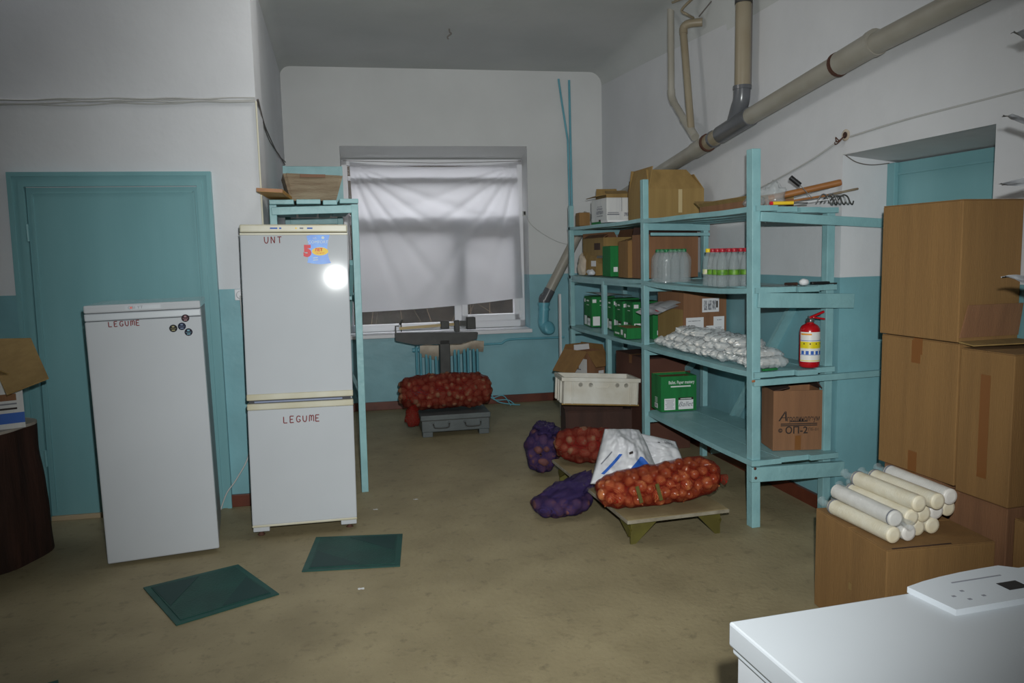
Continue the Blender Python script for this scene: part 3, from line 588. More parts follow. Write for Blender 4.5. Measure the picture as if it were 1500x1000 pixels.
# ---- top shelf, left bay
carton('carton', 'tiny brown carton at the far end of the top shelf, beside the white box', (2.47, 6.72), -4, (.10, .13, .12), M_card, z=Z1b, tape=False)
sz = (.20, .36, .215)
wb = carton('carton', 'white carton with black printing on the top shelf', (2.575, 6.33), 0, sz, M_cardw, z=Z1b, tape=False)
patch('green_edge', .35, .02, M_green, face(wb, sz, '-x', 0, .012), wb)
for (w_, h_, b_) in ((.11, .008, .148), (.13, .018, .128), (.16, .028, .098), (.14, .010, .068)): patch('print_block', w_, h_, M_label_grey, face(wb, sz, '-x', .02, b_), wb)
patch('print_block', .04, .016, M_black_ink, face(wb, sz, '-x', .02, .03), wb)
patch('print_block', .11, .01, M_grey_ink, face(wb, sz, '-y', -.04, .075), wb); patch('print_block', .10, .006, M_grey_ink, face(wb, sz, '-y', -.04, .09), wb)
patch('barcode', .045, .03, M_label_grey, face(wb, sz, '-y', .08, .075), wb)
MB().box(.036, .0385, -sz[1]/2-.002, sz[1]/2, sz[2]-.002, sz[2]+.001).box(.036, .0385, -sz[1]/2-.002, -sz[1]/2, .10, sz[2]).build('seam', M_gap, wb)
tag(MB(Matrix.Translation((2.53, 5.97, Z1b)) @ Matrix.Rotation(R(-6), 4, 'Z')).box(-.14, .16, -.08, .12, 0, .018, .003).build('flat_white_packet', M_paper), 'flat white packet lying in front of the white carton on the top shelf', 'packet')
carton('carton', 'low open brown carton behind the white box on the top shelf', (2.735, 6.65), -6, (.22, .36, .27), M_cardy, flaps={'-x': (100, .10), '-y': (-70, .1), '+y': (20, .08)}, z=Z1b)
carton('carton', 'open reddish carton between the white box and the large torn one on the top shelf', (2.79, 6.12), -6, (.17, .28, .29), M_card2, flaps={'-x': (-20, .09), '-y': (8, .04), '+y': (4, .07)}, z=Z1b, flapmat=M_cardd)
sz = (.44, .42, .215)
tb = carton('carton', 'largest torn brown carton with raised flaps on the top shelf', (2.695, 5.50), -3, sz, M_cardy, flaps={'-y': (-30, .17, .09), '-x': (-12, .17), '+x': (-35, .13), '+y': (-8, .17, .1)}, z=Z1b)
patch('tape', .03, .17, pmat('pale_tape', (190, 170, 128), rough=.3), face(tb, sz, '-y', .03, .125), tb)
sz = (.26, .72, .05)
fb = carton('carton', 'flat open cardboard tray near the middle of the top shelf', (2.68, 4.37), -4, sz, M_card2, flaps={'-x': (40, .03), '+y': (70, .13), '+x': (10, .05)}, z=Z1, flapmat=M_cardy)
# ---- top shelf, right end: tools
tl = thing('wooden_stick', 'round wooden stick lying on the tool heap at the shelf end', 'stick'); MB().tube([(2.60, 3.98, Z1+.05), (2.94, 3.80, Z1+.125)], .019, 14).build('stick_body', M_handle, tl); MB().tube([(2.94, 3.80, Z1+.125), (2.946, 3.797, Z1+.1265)], .017, 14).build('stick_end', M_woodend, tl)
kn = thing('hand_tool', 'tool with a black rubber handle sticking up from the heap', 'tool'); MB().tube([(2.66, 3.86, Z1+.16), (2.71, 3.84, Z1+.115)], .014, 10).build('handle', M_dark, kn); MB().bar((2.71, 3.84, Z1+.115), (2.76, 3.80, Z1+.04), .03, .004).build('blade', M_irond, kn)
kn = thing('wooden_spatula', 'long dark wooden spatula lying at the bottom of the tool heap', 'tool'); MB().bar((2.62, 3.88, Z1+.02), (2.86, 3.80, Z1+.055), .02, .012, bev=.003).build('handle', M_handle, kn); MB().bar((2.86, 3.80, Z1+.055), (3.03, 3.775, Z1+.088), .055, .012, bev=.005).build('blade', M_oldwood, kn)
tag(MB().bar((2.63, 3.83, Z1+.012), (2.84, 3.77, Z1+.028), .03, .004).build('flat_strip', M_paper), 'pale flat strip under the wooden spatula', 'strip')
kn = thing('screwdriver', 'yellow tool with a red tip on the plank end', 'tool'); MB().tube([(2.51, 3.80, Z1+.012), (2.62, 3.77, Z1+.012)], .010, 10).build('handle', M_yel_flat, kn); MB().tube([(2.495, 3.803, Z1+.012), (2.51, 3.80, Z1+.012)], .011, 10).build('red_tip', M_red_flat, kn); MB().tube([(2.62, 3.77, Z1+.012), (2.70, 3.755, Z1+.010)], .004, 8).build('shaft', M_steel, kn)
hk = thing('steel_hook_bundle', 'bundle of bent steel hooks at the shelf end', 'hooks')
for k in range(6):
    rnd = random.Random(k); bx = 2.80+.026*k; p = [(bx-.03, 3.775, Z1+.012), (bx, 3.765, Z1+.04+rnd.uniform(0, .02)), (bx+.03, 3.76, Z1+.045), (bx+.045, 3.755, Z1+.012), (bx+.06, 3.755, Z1-.0), (bx+.07, 3.758, Z1+.02)]
    MB().tube(smooth_path(p, 4), .004, 6).build('hook', M_irond if k % 2 else M_steel, hk)
def crumple(name, c, r, seed, mat, parent=None, nu=24, nv=16, amp=.5, flat=.15):
    def fn(u, v):
        a = 2*math.pi*u; b = math.pi*(v-.5); d = Vector((math.cos(a)*math.cos(b), math.sin(a)*math.cos(b), math.sin(b)))
        n = 1+amp*(noise.noise(d*1.7+Vector((seed, 0, 0)))+.6*abs(noise.noise(d*4.1+Vector((0, seed, 0))))+.3*noise.noise(d*9+Vector((seed, seed, 0)))); p = Vector((d.x*r[0], d.y*r[1], d.z*r[2]))*n
        if p.z < -r[2]*(1-flat): p.z = -r[2]*(1-flat)
        return Vector(c)+p+Vector((0, 0, r[2]*(1-flat)))
    return MB().grid(fn, nu, nv).build(name, mat, parent, merge=1e-5)
tag(crumple('crumpled_bag', (2.575, 3.90, Z1), (.07, .07, .068), 3.1, M_film), 'crumpled clear plastic bag on the top shelf beside the round stick', 'bag')
tag(crumple('crumpled_bag', (2.475, 3.93, Z1), (.05, .06, .032), 5.1, M_film), 'small pinkish crumpled bag behind the right front post top', 'bag')
# ---- second shelf, right end
kn = thing('table_knife', 'steel knife with a dark handle on the second shelf end', 'knife'); MB().bar((2.45, 3.80, Z2+.004), (2.60, 3.79, Z2+.004), .02, .002).build('blade', M_steel, kn); MB().tube([(2.59, 3.79, Z2+.009), (2.665, 3.785, Z2+.009)], .009, 8).build('handle', M_trunk, kn)
kn = thing('brush_handle', 'dark flat handle beside the white ball on the second shelf end', 'tool'); MB().bar((2.75, 3.78, Z2+.01), (2.86, 3.77, Z2+.01), .03, .016, bev=.005).build('handle', M_dark, kn); MB().bar((2.86, 3.77, Z2+.006), (2.905, 3.765, Z2+.006), .02, .006).build('tip', M_irond, kn)
tag(crumple('white_ball', (2.705, 3.78, Z2), (.026, .026, .020), 1.5, M_paper, amp=.08), 'small white ball on the second shelf end', 'ball')
# ---- second shelf, left bay
sz = (.26, .33, .15)
c1 = carton('carton', 'broken open carton with white rags at the far end of the second shelf', (2.605, 6.62), 4, sz, M_cardy, flaps={'-x': (-25, .06), '+x': (10, .05), '-y': (130, .06)}, z=Z2b, group=None)
patch('label', .10, .05, M_paper, face(c1, sz, '-x', .12, .105), c1); patch('stain', .02, .02, M_trunk, face(c1, sz, '-x', -.06, .06), c1)
tag(crumple('white_rag', (2.46, 6.72, Z2b), (.03, .075, .10), 8.3, M_cloth, amp=.35), 'crumpled pale rag in front of the broken carton on the second shelf', 'rag')
tag(crumple('white_rag', (2.46, 6.50, Z2b), (.03, .06, .03), 9.7, M_sackw, amp=.35), 'small white rag beside the green box on the second shelf', 'rag')
sz = (.34, .56, .155)
c2 = carton('carton', 'open carton stacked on the broken one on the second shelf', (2.66, 6.52), -2, sz, M_cardy, flaps={'+x': (20, .08), '+y': (40, .08), '-x': (-60, .06)}, z=Z2b+.175, flapmat=M_card2)
patch('print_block', .16, .06, M_cardd, face(c2, sz, '-x', .12, .08), c2, .0006)
sz = (.19, .24, .255)
g = carton('green_box', 'green paper box on the second shelf, before the broken carton', (2.555, 6.12), -6, sz, M_green, z=Z2b, tape=False)
for (a, b) in ((-.05, .06), (.03, .03)): patch('label', .035, .04, M_paper, face(g, sz, '-y', a, b), g)
for k in range(5): patch('print_line', .07, .004, M_white_ink, face(g, sz, '-y', .03, .085-.008*k), g, .0006)
sz = (.22, .24, .285)
c3 = carton('carton', 'upright brown carton beside the green box on the second shelf', (2.56, 5.74), -5, sz, M_card, flaps={'+x': (-5, .07), '-x': (-75, .1), '-y': (-80, .1)}, z=Z2b)
patch('tape', .035, .22, M_cardy, face(c3, sz, '-y', -.02, .15), c3); patch('stain', .02, .02, M_trunk, face(c3, sz, '-y', 0, .12), c3)
sz = (.46, .34, .33)
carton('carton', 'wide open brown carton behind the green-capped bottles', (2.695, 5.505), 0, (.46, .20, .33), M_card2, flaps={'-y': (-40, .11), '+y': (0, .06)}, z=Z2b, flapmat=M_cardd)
# ---- bottles
bprof = [(.012, 0), (.027, .0), (.0325, .006), (.033, .05), (.030, .058), (.033, .066), (.033, .135), (.0315, .155), (.026, .178), (.017, .200), (.0135, .208), (.0135, .214)]
def bottle(capmat, lab, label, loc, group):
    o = thing('water_bottle', label, 'bottle', loc, random.uniform(0, 360), group)
    MB().lathe(bprof, 18).build('bottle_body', M_pet, o)
    MB().lathe([(.0155, .212), (.0165, .214), (.0165, .232), (.0145, .235)], 14).build('cap', capmat, o)
    if lab: MB().lathe([(.0333, .075), (.0334, .076), (.0334, .105), (.0333, .106)], 18).build('label_band', lab, o)
    return o
CAPG = pmat('green_cap', (24, 116, 66), rough=.4); CAPR = pmat('red_cap', (168, 34, 48), rough=.4); CAPY = pmat('yellow_cap', (232, 200, 20), rough=.4); CAPB = pmat('navy_cap', (32, 52, 96), rough=.4)
LABG = pmat('green_label', (110, 158, 44), (70, 120, 34), scale=30, rough=.5); LABW = pmat('pale_label', (160, 200, 90), (220, 210, 190), scale=35, rough=.5)
random.seed(5); src = None
for i in range(3):
    for j in range(3):
        L_ = 'clear empty bottle with a green cap in the shrink-wrapped pack'
        lc = (2.445+.068*i, 4.97+.068*j, Z2-.014)
        if src is None: src = bottle(CAPG, None, L_, lc, 'green-capped bottles'); src_rot = src
        else: copy_thing(src, lc, (0, 0, R(random.uniform(0, 360))), L_, 'green-capped bottles')
def wrapf(u, v):
    a = 2*math.pi*u; cx, cy = 2.513, 5.038; s = .118; p = 5
    rr = s/((abs(math.cos(a))**p+abs(math.sin(a))**p)**(1/p)); t = 1 if v < .72 else 1-.32*((v-.72)/.28)**1.6
    rr = rr*t+.004*noise.noise((math.cos(a)*5, math.sin(a)*5, v*7)); return (cx+rr*math.cos(a), cy+rr*math.sin(a), Z2-.012+.225*v)
tag(MB().grid(wrapf, 48, 12).build('shrink_wrap', M_film, merge=1e-5), 'clear shrink wrap around the green-capped bottle pack', 'wrap')
made = {}; names = {'Y': ('yellow', CAPY), 'B': ('navy', CAPB), 'R': ('red', CAPR)}
lay = ['YRR', 'BRR', 'YRR', 'RRR']
for i in range(3):
    for j in range(4):
        k = 'R'
        if (i, j) in ((0, 3), (1, 3)): k = 'Y'
        if (i, j) in ((2, 3),): k = 'B'
        L_ = 'clear bottle with a %s cap and a green label in the right-hand bottle pack' % names[k][0]
        lc = (2.435+.068*i+.01*j, 4.20+.075*j-.02*i, Z2-.018)
        if k not in made: made[k] = bottle(names[k][1], LABW if k == 'Y' else LABG, L_, lc, k and names[k][0]+'-capped bottles')
        else: copy_thing(made[k], lc, (0, 0, R(random.uniform(0, 360))), L_, names[k][0]+'-capped bottles')
# ---- third shelf: green paper boxes
def greenbox(label, c, rz, sz, z, lid=True):
    o = carton('green_box', label, c, rz, sz, M_green, z=z, tape=False, group='green paper boxes') if lid else carton('green_box', label, c, rz, sz, M_green, flaps={'+y': (-2, .004)}, z=z, group='green paper boxes')
    w, d, h = sz
    for side, hw in (('-x', d), ('-y', w)):
        patch('label', hw*.30, h*.30, M_paper, face(o, sz, side, -hw*.30, h*.20), o); patch('label', hw*.34, h*.24, M_paper, face(o, sz, side, hw*.12, h*.16), o)
        patch('label_bar', hw*.34, h*.05, M_black_ink, face(o, sz, side, hw*.12, h*.32), o); patch('tag', hw*.16, h*.11, M_paper, face(o, sz, side, -hw*.38, h*.86), o); patch('print_line', hw*.3, h*.05, M_white_ink, face(o, sz, side, 0, h*.86), o, .0006); patch('print_line', hw*.3, h*.02, M_white_ink, face(o, sz, side, 0, h*.72), o, .0006)
        text_obj('print', 'Ballet', h*.13, M_grey_ink, face(o, sz, side, hw*.12, h*.16), o, shear=.3)
    return o
greenbox('green paper box at the far end of the third shelf, partly behind the thin post', (2.60, 6.66), -4, (.22, .24, .275), Z3b)
greenbox('green paper box just right of the thin post on the third shelf', (2.66, 6.26), -4, (.24, .19, .275), Z3b)
greenbox('second green paper box from the thin post on the third shelf', (2.66, 6.05), -4, (.24, .19, .265), Z3b)
greenbox('third green paper box from the thin post on the third shelf', (2.66, 5.84), -4, (.24, .19, .27), Z3b)
sz = (.24, .20, .27)
go = carton('green_box', 'green paper box just behind the middle post on the third shelf', (2.70, 5.56), -3, sz, M_green, z=Z3, tape=False, group='green paper boxes')
for q in ((-.06, .05), (-.08, .23), (-.05, .14)): patch('label', .05, .035, M_paper, face(go, sz, '-y', *q), go)
sz = (.17, .30, .085)
lt = carton('green_tray', 'low open green tray in front of the green boxes on the third shelf', (2.47, 5.66), -3, sz, M_green, flaps={'+x': (0, .004)}, z=Z3b)
MB().box(-.08, .08, -.145, .145, .076, .080).build('brown_lining', M_card, lt)
patch('label', .04, .04, M_paper, face(lt, sz, '-x', .04, .045), lt); patch('print_line', .1, .014, M_white_ink, face(lt, sz, '-x', -.07, .03), lt); patch('label', .03, .03, M_paper, face(lt, sz, '-x', .11, .025), lt)
tag(MB(Matrix.Translation((2.62, 6.50, Z3b+.278))).grid(lambda u, v: (.26*(u-.5), .5*(v-.5), .012+.02*math.sin(3*u+2*v)+.04*max(0, v-.1)*(1-v)), 10, 12).build('paper_sheets', M_paper), 'loose white paper sheets on top of the far green box', 'paper')
# ---- third shelf: box with labels
sz = (.355, .38, .415)
lb = carton('carton', 'tall brown carton with white shipping labels on the third shelf', (2.785, 5.245), 3, sz, M_card2, flaps={'-x': (3, .004), '+x': (0, .004), '+y': (0, .01)}, z=Z3)
patch('yellow_side', .36, .25, M_cardy, face(lb, sz, '-x', 0, .13), lb, .0006)
patch('label', .14, .10, M_paper, face(lb, sz, '-y', .045, .28), lb); patch('label', .145, .11, M_paper, face(lb, sz, '-y', -.085, .14), lb); patch('label', .09, .13, M_paper, face(lb, sz, '-y', .115, .13), lb); patch('label', .06, .06, M_paper, face(lb, sz, '-y', .04, .10), lb)
for k in range(3): patch('barcode', .03, .07, M_label_grey, face(lb, sz, '-y', .002+.036*k, .28), lb, .0016)
patch('barcode', .014, .05, M_black_ink, face(lb, sz, '-y', .098, .285), lb, .0016)
for (a, b, wd) in ((-.09, .17, .10), (-.06, .12, .05), (.11, .115, .05), (.12, .17, .04)): patch('print_line', wd, .006, M_label_grey, face(lb, sz, '-y', a, b), lb, .0016)
patch('red_label', .055, .045, M_red_flat, face(lb, sz, '-y', .14, .39), lb); patch('red_label_block', .03, .03, M_paper, face(lb, sz, '-y', .148, .39), lb, .0016)
for k in range(4):
    rnd = random.Random(k+20)
    def sheet(u, v, k=k): return (2.72-.22*u-.02*k, 5.40-.32*v+.03*k, Z3+.30-.012*k-.05*u*u+.02*math.sin(3*v+k)+.015*v)
    tag(MB().grid(sheet, 8, 8).build('paper_bag', M_sackw), ['uppermost', 'second', 'third', 'lowest'][k]+' of the white paper bags sticking out of the labelled carton', 'bag', 'paper bags in the labelled carton')
tag(MB().box(2.50, 2.515, 5.22, 5.27, Z3+.235, Z3+.25, .003).build('red_clip', M_red_flat), 'small red clip between the white paper bags', 'clip')
# ---- third shelf: heap of clear packets, each a long bag of white plastic spoons lying across the shelf
random.seed(21)
def packet_mesh(seed):
    def fn(u, v):
        a = 2*math.pi*u; x = v-.5; e = max(.06, 1-abs(2*x)**4.5); r = .030*e*(1+.35*noise.noise((math.cos(a)*1.6+seed, math.sin(a)*1.6, x*9))+.45*abs(noise.noise((math.cos(a)*3+seed, math.sin(a)*3, x*16))))
        return (x*.23+.004*noise.noise((a, x*20, seed)), r*1.25*math.cos(a), .03+r*math.sin(a)+(.012 if abs(x) > .42 else 0)*noise.noise((x*30, seed, a)))
    o = MB().grid(fn, 16, 22).build('plastic_packet', M_film2, merge=1e-5); me = o.data; bpy.data.objects.remove(o)
    b = MB(); rnd = random.Random(seed)
    for k in range(4):
        yy = rnd.uniform(-.016, .016); zz = .016+.008*k
        b.tube([(-.085, yy, zz), (.02, yy*.7, zz+.003), (.05, yy*.6, zz)], [.003, .003, .004], 5).lathe([(.004, 0), (.013, .003), (.016, .007), (.011, .010)], 9, c=(-.085+rnd.uniform(-.01, .01), yy, zz-.004))
    o2 = b.build('spoons', M_cupw); me2 = o2.data; bpy.data.objects.remove(o2); return me, me2
M_film2 = film_mat('shiny_packet_film', (216, 222, 224), .38, .12)
PKT = [packet_mesh(k*3.3+1) for k in range(6)]
def put_packet(x, y, z, rz, k):
    o = thing('plastic_packet', 'clear packet of white plastic spoons in the heap on the third shelf', 'packet', (x, y, z), 0, 'heap of plastic packets', (random.uniform(-.5, .5), random.uniform(-.12, .12), rz)); a, b = PKT[k % 6]
    for nm_, me in (('film', a), ('spoons', b)):
        c = bpy.data.objects.new(nm_, me); COL.objects.link(c); c.parent = o
k = 0
for lay_, (ya, yb, n, xs) in enumerate(((5.04, 3.82, 21, 2.52), (4.98, 3.88, 17, 2.535), (4.90, 4.05, 10, 2.56))):
    for i in range(n):
        t = i/(n-1); y = ya+(yb-ya)*t
        put_packet(xs+.005*t+random.uniform(-.025, .025), y+random.uniform(-.015, .015), Z3+.001+.042*lay_+random.uniform(0, .008), random.uniform(-.35, .35), k); k += 1
for i in range(4):
    put_packet(2.64+random.uniform(-.03, .03), 4.5-.13*i, Z3+.08+random.uniform(0, .03), random.uniform(.8, 1.9), k); k += 1
tag(MB(Matrix.Translation((2.50, 3.775, Z3)) @ Matrix.Rotation(R(6), 4, 'Z')).box(-.06, .04, -.01, .01, .0, .012, .003).build('green_marker', M_green), 'small dark green marker lying by the right front post on the third shelf', 'marker')
# ---- fire extinguisher
ex = thing('fire_extinguisher', 'small red fire extinguisher with yellow and white label on the third shelf', 'fire extinguisher', (2.765, 3.80, Z3+.001), 0)
MB().lathe([(.045, .0), (.054, .004), (.056, .02), (.0565, .03), (.0565, .205), (.054, .222), (.045, .238), (.028, .248), (.02, .252), (.02, .262)], 28).build('cylinder', M_red, ex)
def band(name, z0, z1, m, r=.0572, a0=175, a1=330):
    n = 22; vs = []
    for z in (z0, z1):
        for k in range(n+1):
            a = R(a0+(a1-a0)*k/n); vs.append((r*math.cos(a), r*math.sin(a), z))
    return MB().add(vs, [(k, k+1, n+2+k, n+1+k) for k in range(n)], True).build(name, m, ex)
band('label', .035, .205, pmat('extinguisher_label', (226, 226, 222), rough=.35)); band('label_yellow', .112, .150, pmat('label_yellow', (226, 206, 30), rough=.4), .0576); band('label_stripe', .155, .158, M_blue_ink, .0576); band('label_stripe', .040, .044, pmat('label_yellow', (226, 206, 30)), .0576); band('label_orange', .188, .197, pmat('orange_print', (226, 150, 30)), .0576, 180, 245)
for k in range(5): band('label_letter', .078, .098, M_blue_ink, .0577, 186+27*k, 203+27*k)
band('label_stripe', .074, .077, M_blue_ink, .0577)
for k in range(4): band('pictogram', .134, .143, M_black_ink, .0578, 200+34*k, 206+34*k)
MB().lathe([(.022, .258), (.024, .262), (.024, .276), (.016, .28), (.014, .292)], 16).build('valve', M_steel, ex)
MB().bar((-.012, -.01, .284), (.068, -.03, .318), .016, .012, bev=.003).build('top_lever', M_red, ex); MB().bar((.01, -.01, .286), (.075, -.028, .274), .016, .010, bev=.003).build('carry_handle', M_red, ex)
MB().tube([(-.02, -.012, .268), (-.03, -.02, .268)], .01, 10).build('pressure_gauge', M_dark, ex)
# ---- bottom shelf
sz = (.275, .20, .262)
g4 = carton('green_box', 'open green paper box standing alone on the bottom shelf', (2.625, 5.215), -5, sz, M_green, flaps={'+y': (-4, .004)}, z=Z4, flapmat=M_card)
MB().box(-.13, .13, -.095, .095, .240, .244).build('brown_lining', M_card, g4)
text_obj('print', 'Ballet. Paper mastery', .034, M_white_ink, face(g4, sz, '-y', .02, .215), g4, width=.20, bold=.0006); patch('print_line', .155, .010, M_white_ink, face(g4, sz, '-y', .015, .185), g4, .0006)
patch('label', .085, .085, M_paper, face(g4, sz, '-y', -.07, .055), g4)
for k in range(7): patch('print_line', .07-.01*(k % 3), .003, M_grey_ink, face(g4, sz, '-y', -.07, .085-.010*k), g4, .0015)
patch('label', .115, .07, M_paper, face(g4, sz, '-y', .055, .048), g4); patch('label_bar', .115, .018, M_black_ink, face(g4, sz, '-y', .055, .092), g4); text_obj('print', 'Ballet', .05, M_grey_ink, face(g4, sz, '-y', .05, .05), g4, shear=.4)
patch('print_line', .085, .006, M_white_ink, Matrix.Translation((0, -.001, 0)) @ face(g4, sz, '-y', .055, .092), g4, .0006)
patch('label', .06, .035, M_paper, face(g4, sz, '-x', .0, .035), g4); patch('barcode', .04, .022, M_label_grey, face(g4, sz, '-x', 0, .035), g4, .0016)
for k in range(4): patch('print_line', .05, .005, M_white_ink, face(g4, sz, '-x', 0, .095-.011*k), g4, .0006)
sz = (.295, .20, .355)
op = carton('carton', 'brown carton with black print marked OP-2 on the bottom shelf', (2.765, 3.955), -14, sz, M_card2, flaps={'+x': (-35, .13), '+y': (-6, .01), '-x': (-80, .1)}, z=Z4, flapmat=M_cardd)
text_obj('print', 'гролинолеум', .046, M_black_ink, face(op, sz, '-y', .03, .188), op, width=.19, bold=.0006); text_obj('print', 'А', .075, M_black_ink, face(op, sz, '-y', -.092, .20), op, shear=.3, bold=.001)
for (b, wd) in ((.158, .215), (.148, .215), (.172, .10)): patch('print_line', wd, .006, M_black_ink, face(op, sz, '-y', .005, b), op, .0006)
text_obj('print', 'ОП-2', .058, M_black_ink, face(op, sz, '-y', -.01, .118), op, bold=.001); text_obj('print', 'ПБ-01', .024, M_black_ink, face(op, sz, '-y', .09, .122), op); text_obj('print', '©', .032, M_black_ink, face(op, sz, '-y', -.105, .118), op, bold=.001)
patch('tape', .035, .085, M_tape, face(op, sz, '-y', 0, .045), op)
tag(MB().lathe([(.004, -.03), (.02, -.026), (.032, -.01), (.033, .005), (.022, .022), (.006, .03), (.003, .042)], 14, c=(2.60, 4.08, .03)).build('loose_onion', M_onion), 'loose onion on the floor under the shelving by the right front post', 'onion')

# ================================================================== window dressing, back wall
def curt(u, v):
    # u across (0 left .. 1 right), v down (0 top .. 1 bottom)
    x0 = WU0+.085+.04*v; x1 = WU1-.065+.035*v; sagtop = .055*math.sin(math.pi*u)**.8 if 0 < u < 1 else 0
    top = 2.565-.005*u-sagtop; bot = 1.005+.10*u-.02*math.sin(3.1*u); x = x0+(x1-x0)*u; z = top+(bot-top)*v; y = .235
    for (cx, ang) in ((0, .62), (0, .95), (0, .38), (1, .60), (1, .92), (1, .33), (0, 1.25), (1, 1.3)):
        du = (u-cx)*1.9*(1 if cx == 0 else -1); dv = v*1.55
        r = math.hypot(du, dv); th = math.atan2(dv, du) if r > 1e-6 else 0
        y -= .030*math.exp(-((th-ang)/.05)**2)*math.exp(-r*.75)*min(1, r*5)
    y += .010*noise.noise((x*3, z*3, 1.3))+.012*math.sin(5*u+1)*v
    return BWM @ Vector((x, y, z))
tag(MB().grid(curt, 90, 70).build('window_curtain', M_curtain, fixn=False), 'white cloth curtain hung across the window by its top corners', 'curtain')
tag(MB(BWM).tube([(WU0+.02, .225, 2.572), (-.15, .225, 2.545), (WU1-.02, .225, 2.566)], .003, 6).build('curtain_string', M_wired), 'thin string holding the top of the curtain', 'string')
def bwall_socket(): 
    o = thing('broken_socket', 'small broken wall socket right of the window', 'socket'); o.matrix_world = BWM @ Matrix.Translation((.748, 0, 2.0))
    MB().box(-.018, .018, -.012, 0, -.025, .025, .003).build('plate', M_wire, o); MB().box(-.008, .012, -.018, -.012, -.015, .02, .002).build('hole', M_dark, o)
bwall_socket()
tag(MB().tube(smooth_path([BWM @ Vector(p) for p in ((.76, -.02, 1.98), (.82, -.02, 1.88), (.95, -.015, 1.78), (1.10, -.015, 1.70), (1.25, -.015, 1.66))]), .004, 6).build('sagging_wire', M_wire), 'thin wire sagging from the broken socket towards the shelving', 'wire')
tag(MB(BWM).tube([(1.135, -.02, 3.37), (1.165, -.02, 3.15), (1.225, -.02, 2.75), (1.235, -.02, 2.0), (1.235, -.02, 1.75)], .011, 8).build('heating_pipe', M_tealpipe), 'slanting thin teal pipe on the back wall', 'pipe')
tag(MB(BWM).tube([(1.248, -.02, 3.36), (1.255, -.02, 2.6), (1.262, -.02, 1.75)], .012, 8).build('heating_pipe', M_tealpipe), 'straight thin teal pipe on the back wall', 'pipe')
tag(MB().tube(smooth_path([(1.254, 6.56, 3.45), (1.256, 6.555, 3.425), (1.27, 6.55, 3.41), (1.25, 6.55, 3.395), (1.235, 6.55, 3.38), (1.245, 6.55, 3.365)], 4), .006, 6).build('ceiling_hook', M_wired), 'small bent hook with wire ends on the niche ceiling', 'hook')
# radiator with rag and feed pipe
rd = thing('radiator', 'teal painted cast-iron radiator under the window behind the scale', 'radiator'); rd.matrix_world = BWM @ Matrix.Translation((-.455, -.10, 0))
for k in range(7):
    sc = MB().box(k*.098+.008, k*.098+.034, -.05, .05, .13, .66, .012).box(k*.098+.048, k*.098+.074, -.05, .05, .13, .66, .012).build('section', M_tealpipe, rd)
MB().tube([(-.02, 0, .62), (.70, 0, .62)], .022, 10).build('header_pipe', M_tealpipe, rd); MB().tube([(-.02, 0, .17), (.70, 0, .17)], .022, 10).build('header_pipe', M_tealpipe, rd)
for k in (0, 6): MB().box(k*.098+.02, k*.098+.06, -.03, .03, 0, .13, .006).build('foot', M_tealpipe, rd)
def rag(u, v):
    a = -.35+u*1.0; return (-.42+.02+u*.66, -.10-.075*math.sin(math.pi*min(1, v*1.0))-.012*math.sin(9*u), .675+.03*u-abs(v-.35)*(.20+.06*math.sin(5*u)+.05*(u > .8))+.008*math.sin(17*u))
tag(MB(BWM).grid(rag, 30, 12).build('drying_rag', M_cloth, fixn=False), 'pale dirty rag laid over the radiator', 'rag')
tag(MB(BWM).tube(smooth_path([(.24, -.06, .645), (.43, -.05, .645), (.47, -.05, .648), (.56, -.045, .683), (.9, -.04, .683), (1.15, -.04, .683)], 5), .012, 8).build('radiator_pipe', M_tealpipe), 'thin teal feed pipe from the radiator to the wall pipe', 'pipe')
for k in range(3):
    p = smooth_path([(1.72+.03*k, 7.72, .17), (1.80+.03*k, 7.70, .10-.02*k), (1.92+.05*k, 7.68, .12-.05*k), (2.0+.05*k, 7.68, .01)], 5)
    tag(MB().tube(p, .006, 6).build('floor_wire', M_tealpipe), ['nearest', 'middle', 'farthest'][k]+' of the teal wires coming out beside the potato sack', 'wire', 'teal wires by the radiator')
MB().tube([(.352, 5.6, .90), (.345, 5.6, 1.02)], .010, 6).build('peg', M_handle, rk)
# ================================================================== sewer pipe on the right wall
PX = 2.845
sp_ = thing('sewer_pipe', 'thick grey plastic sewer pipe descending along the right wall', 'pipe')
PT = [(rwx(1.5)-.09, 1.5, 2.735), (rwx(3.55)-.09, 3.55, 2.585), (rwx(4.65)-.10, 4.65, 2.44), (rwx(6.2)-.10, 6.2, 2.22), (2.93, 6.9, 2.10)]
MB().tube(PT[:2], .055, 20).build('pipe_length', M_pipe, sp_); MB().tube(PT[1:3], .056, 20).build('pipe_length', M_pipe, sp_); MB().tube(PT[2:], .054, 20).build('pipe_length', M_pipe, sp_)
def along(a, b, t): return tuple(Vector(a).lerp(Vector(b), t))
MB().tube([along(PT[1], PT[2], -.10), along(PT[1], PT[2], .14)], .064, 20).build('socket_joint', M_pipe, sp_); MB().tube([along(PT[1], PT[2], -.12), along(PT[1], PT[2], -.09)], .069, 20).build('joint_ring', M_pipe, sp_)
MB().tube([along(PT[1], PT[2], .15), along(PT[1], PT[2], .165)], .0665, 20).build('clamp', M_rust, sp_)
MB().tube([along(PT[2], PT[3], -.02), along(PT[2], PT[3], .24)], .063, 20).build('tee', M_tee, sp_)
MB().tube([along(PT[2], PT[3], .24), along(PT[2], PT[3], .36)], .056, 20).build('stained_length', M_pipeb, sp_)
MB().tube([along(PT[2], PT[3], .36), along(PT[2], PT[3], .375)], .066, 20).build('clamp', M_rust, sp_); MB().tube([along(PT[2], PT[3], .38), along(PT[2], PT[3], .50)], .062, 20).build('socket_joint', M_pipe, sp_); MB().tube([along(PT[2], PT[3], .30), along(PT[2], PT[3], .315)], .062, 20).build('joint_ring', M_tee, sp_)
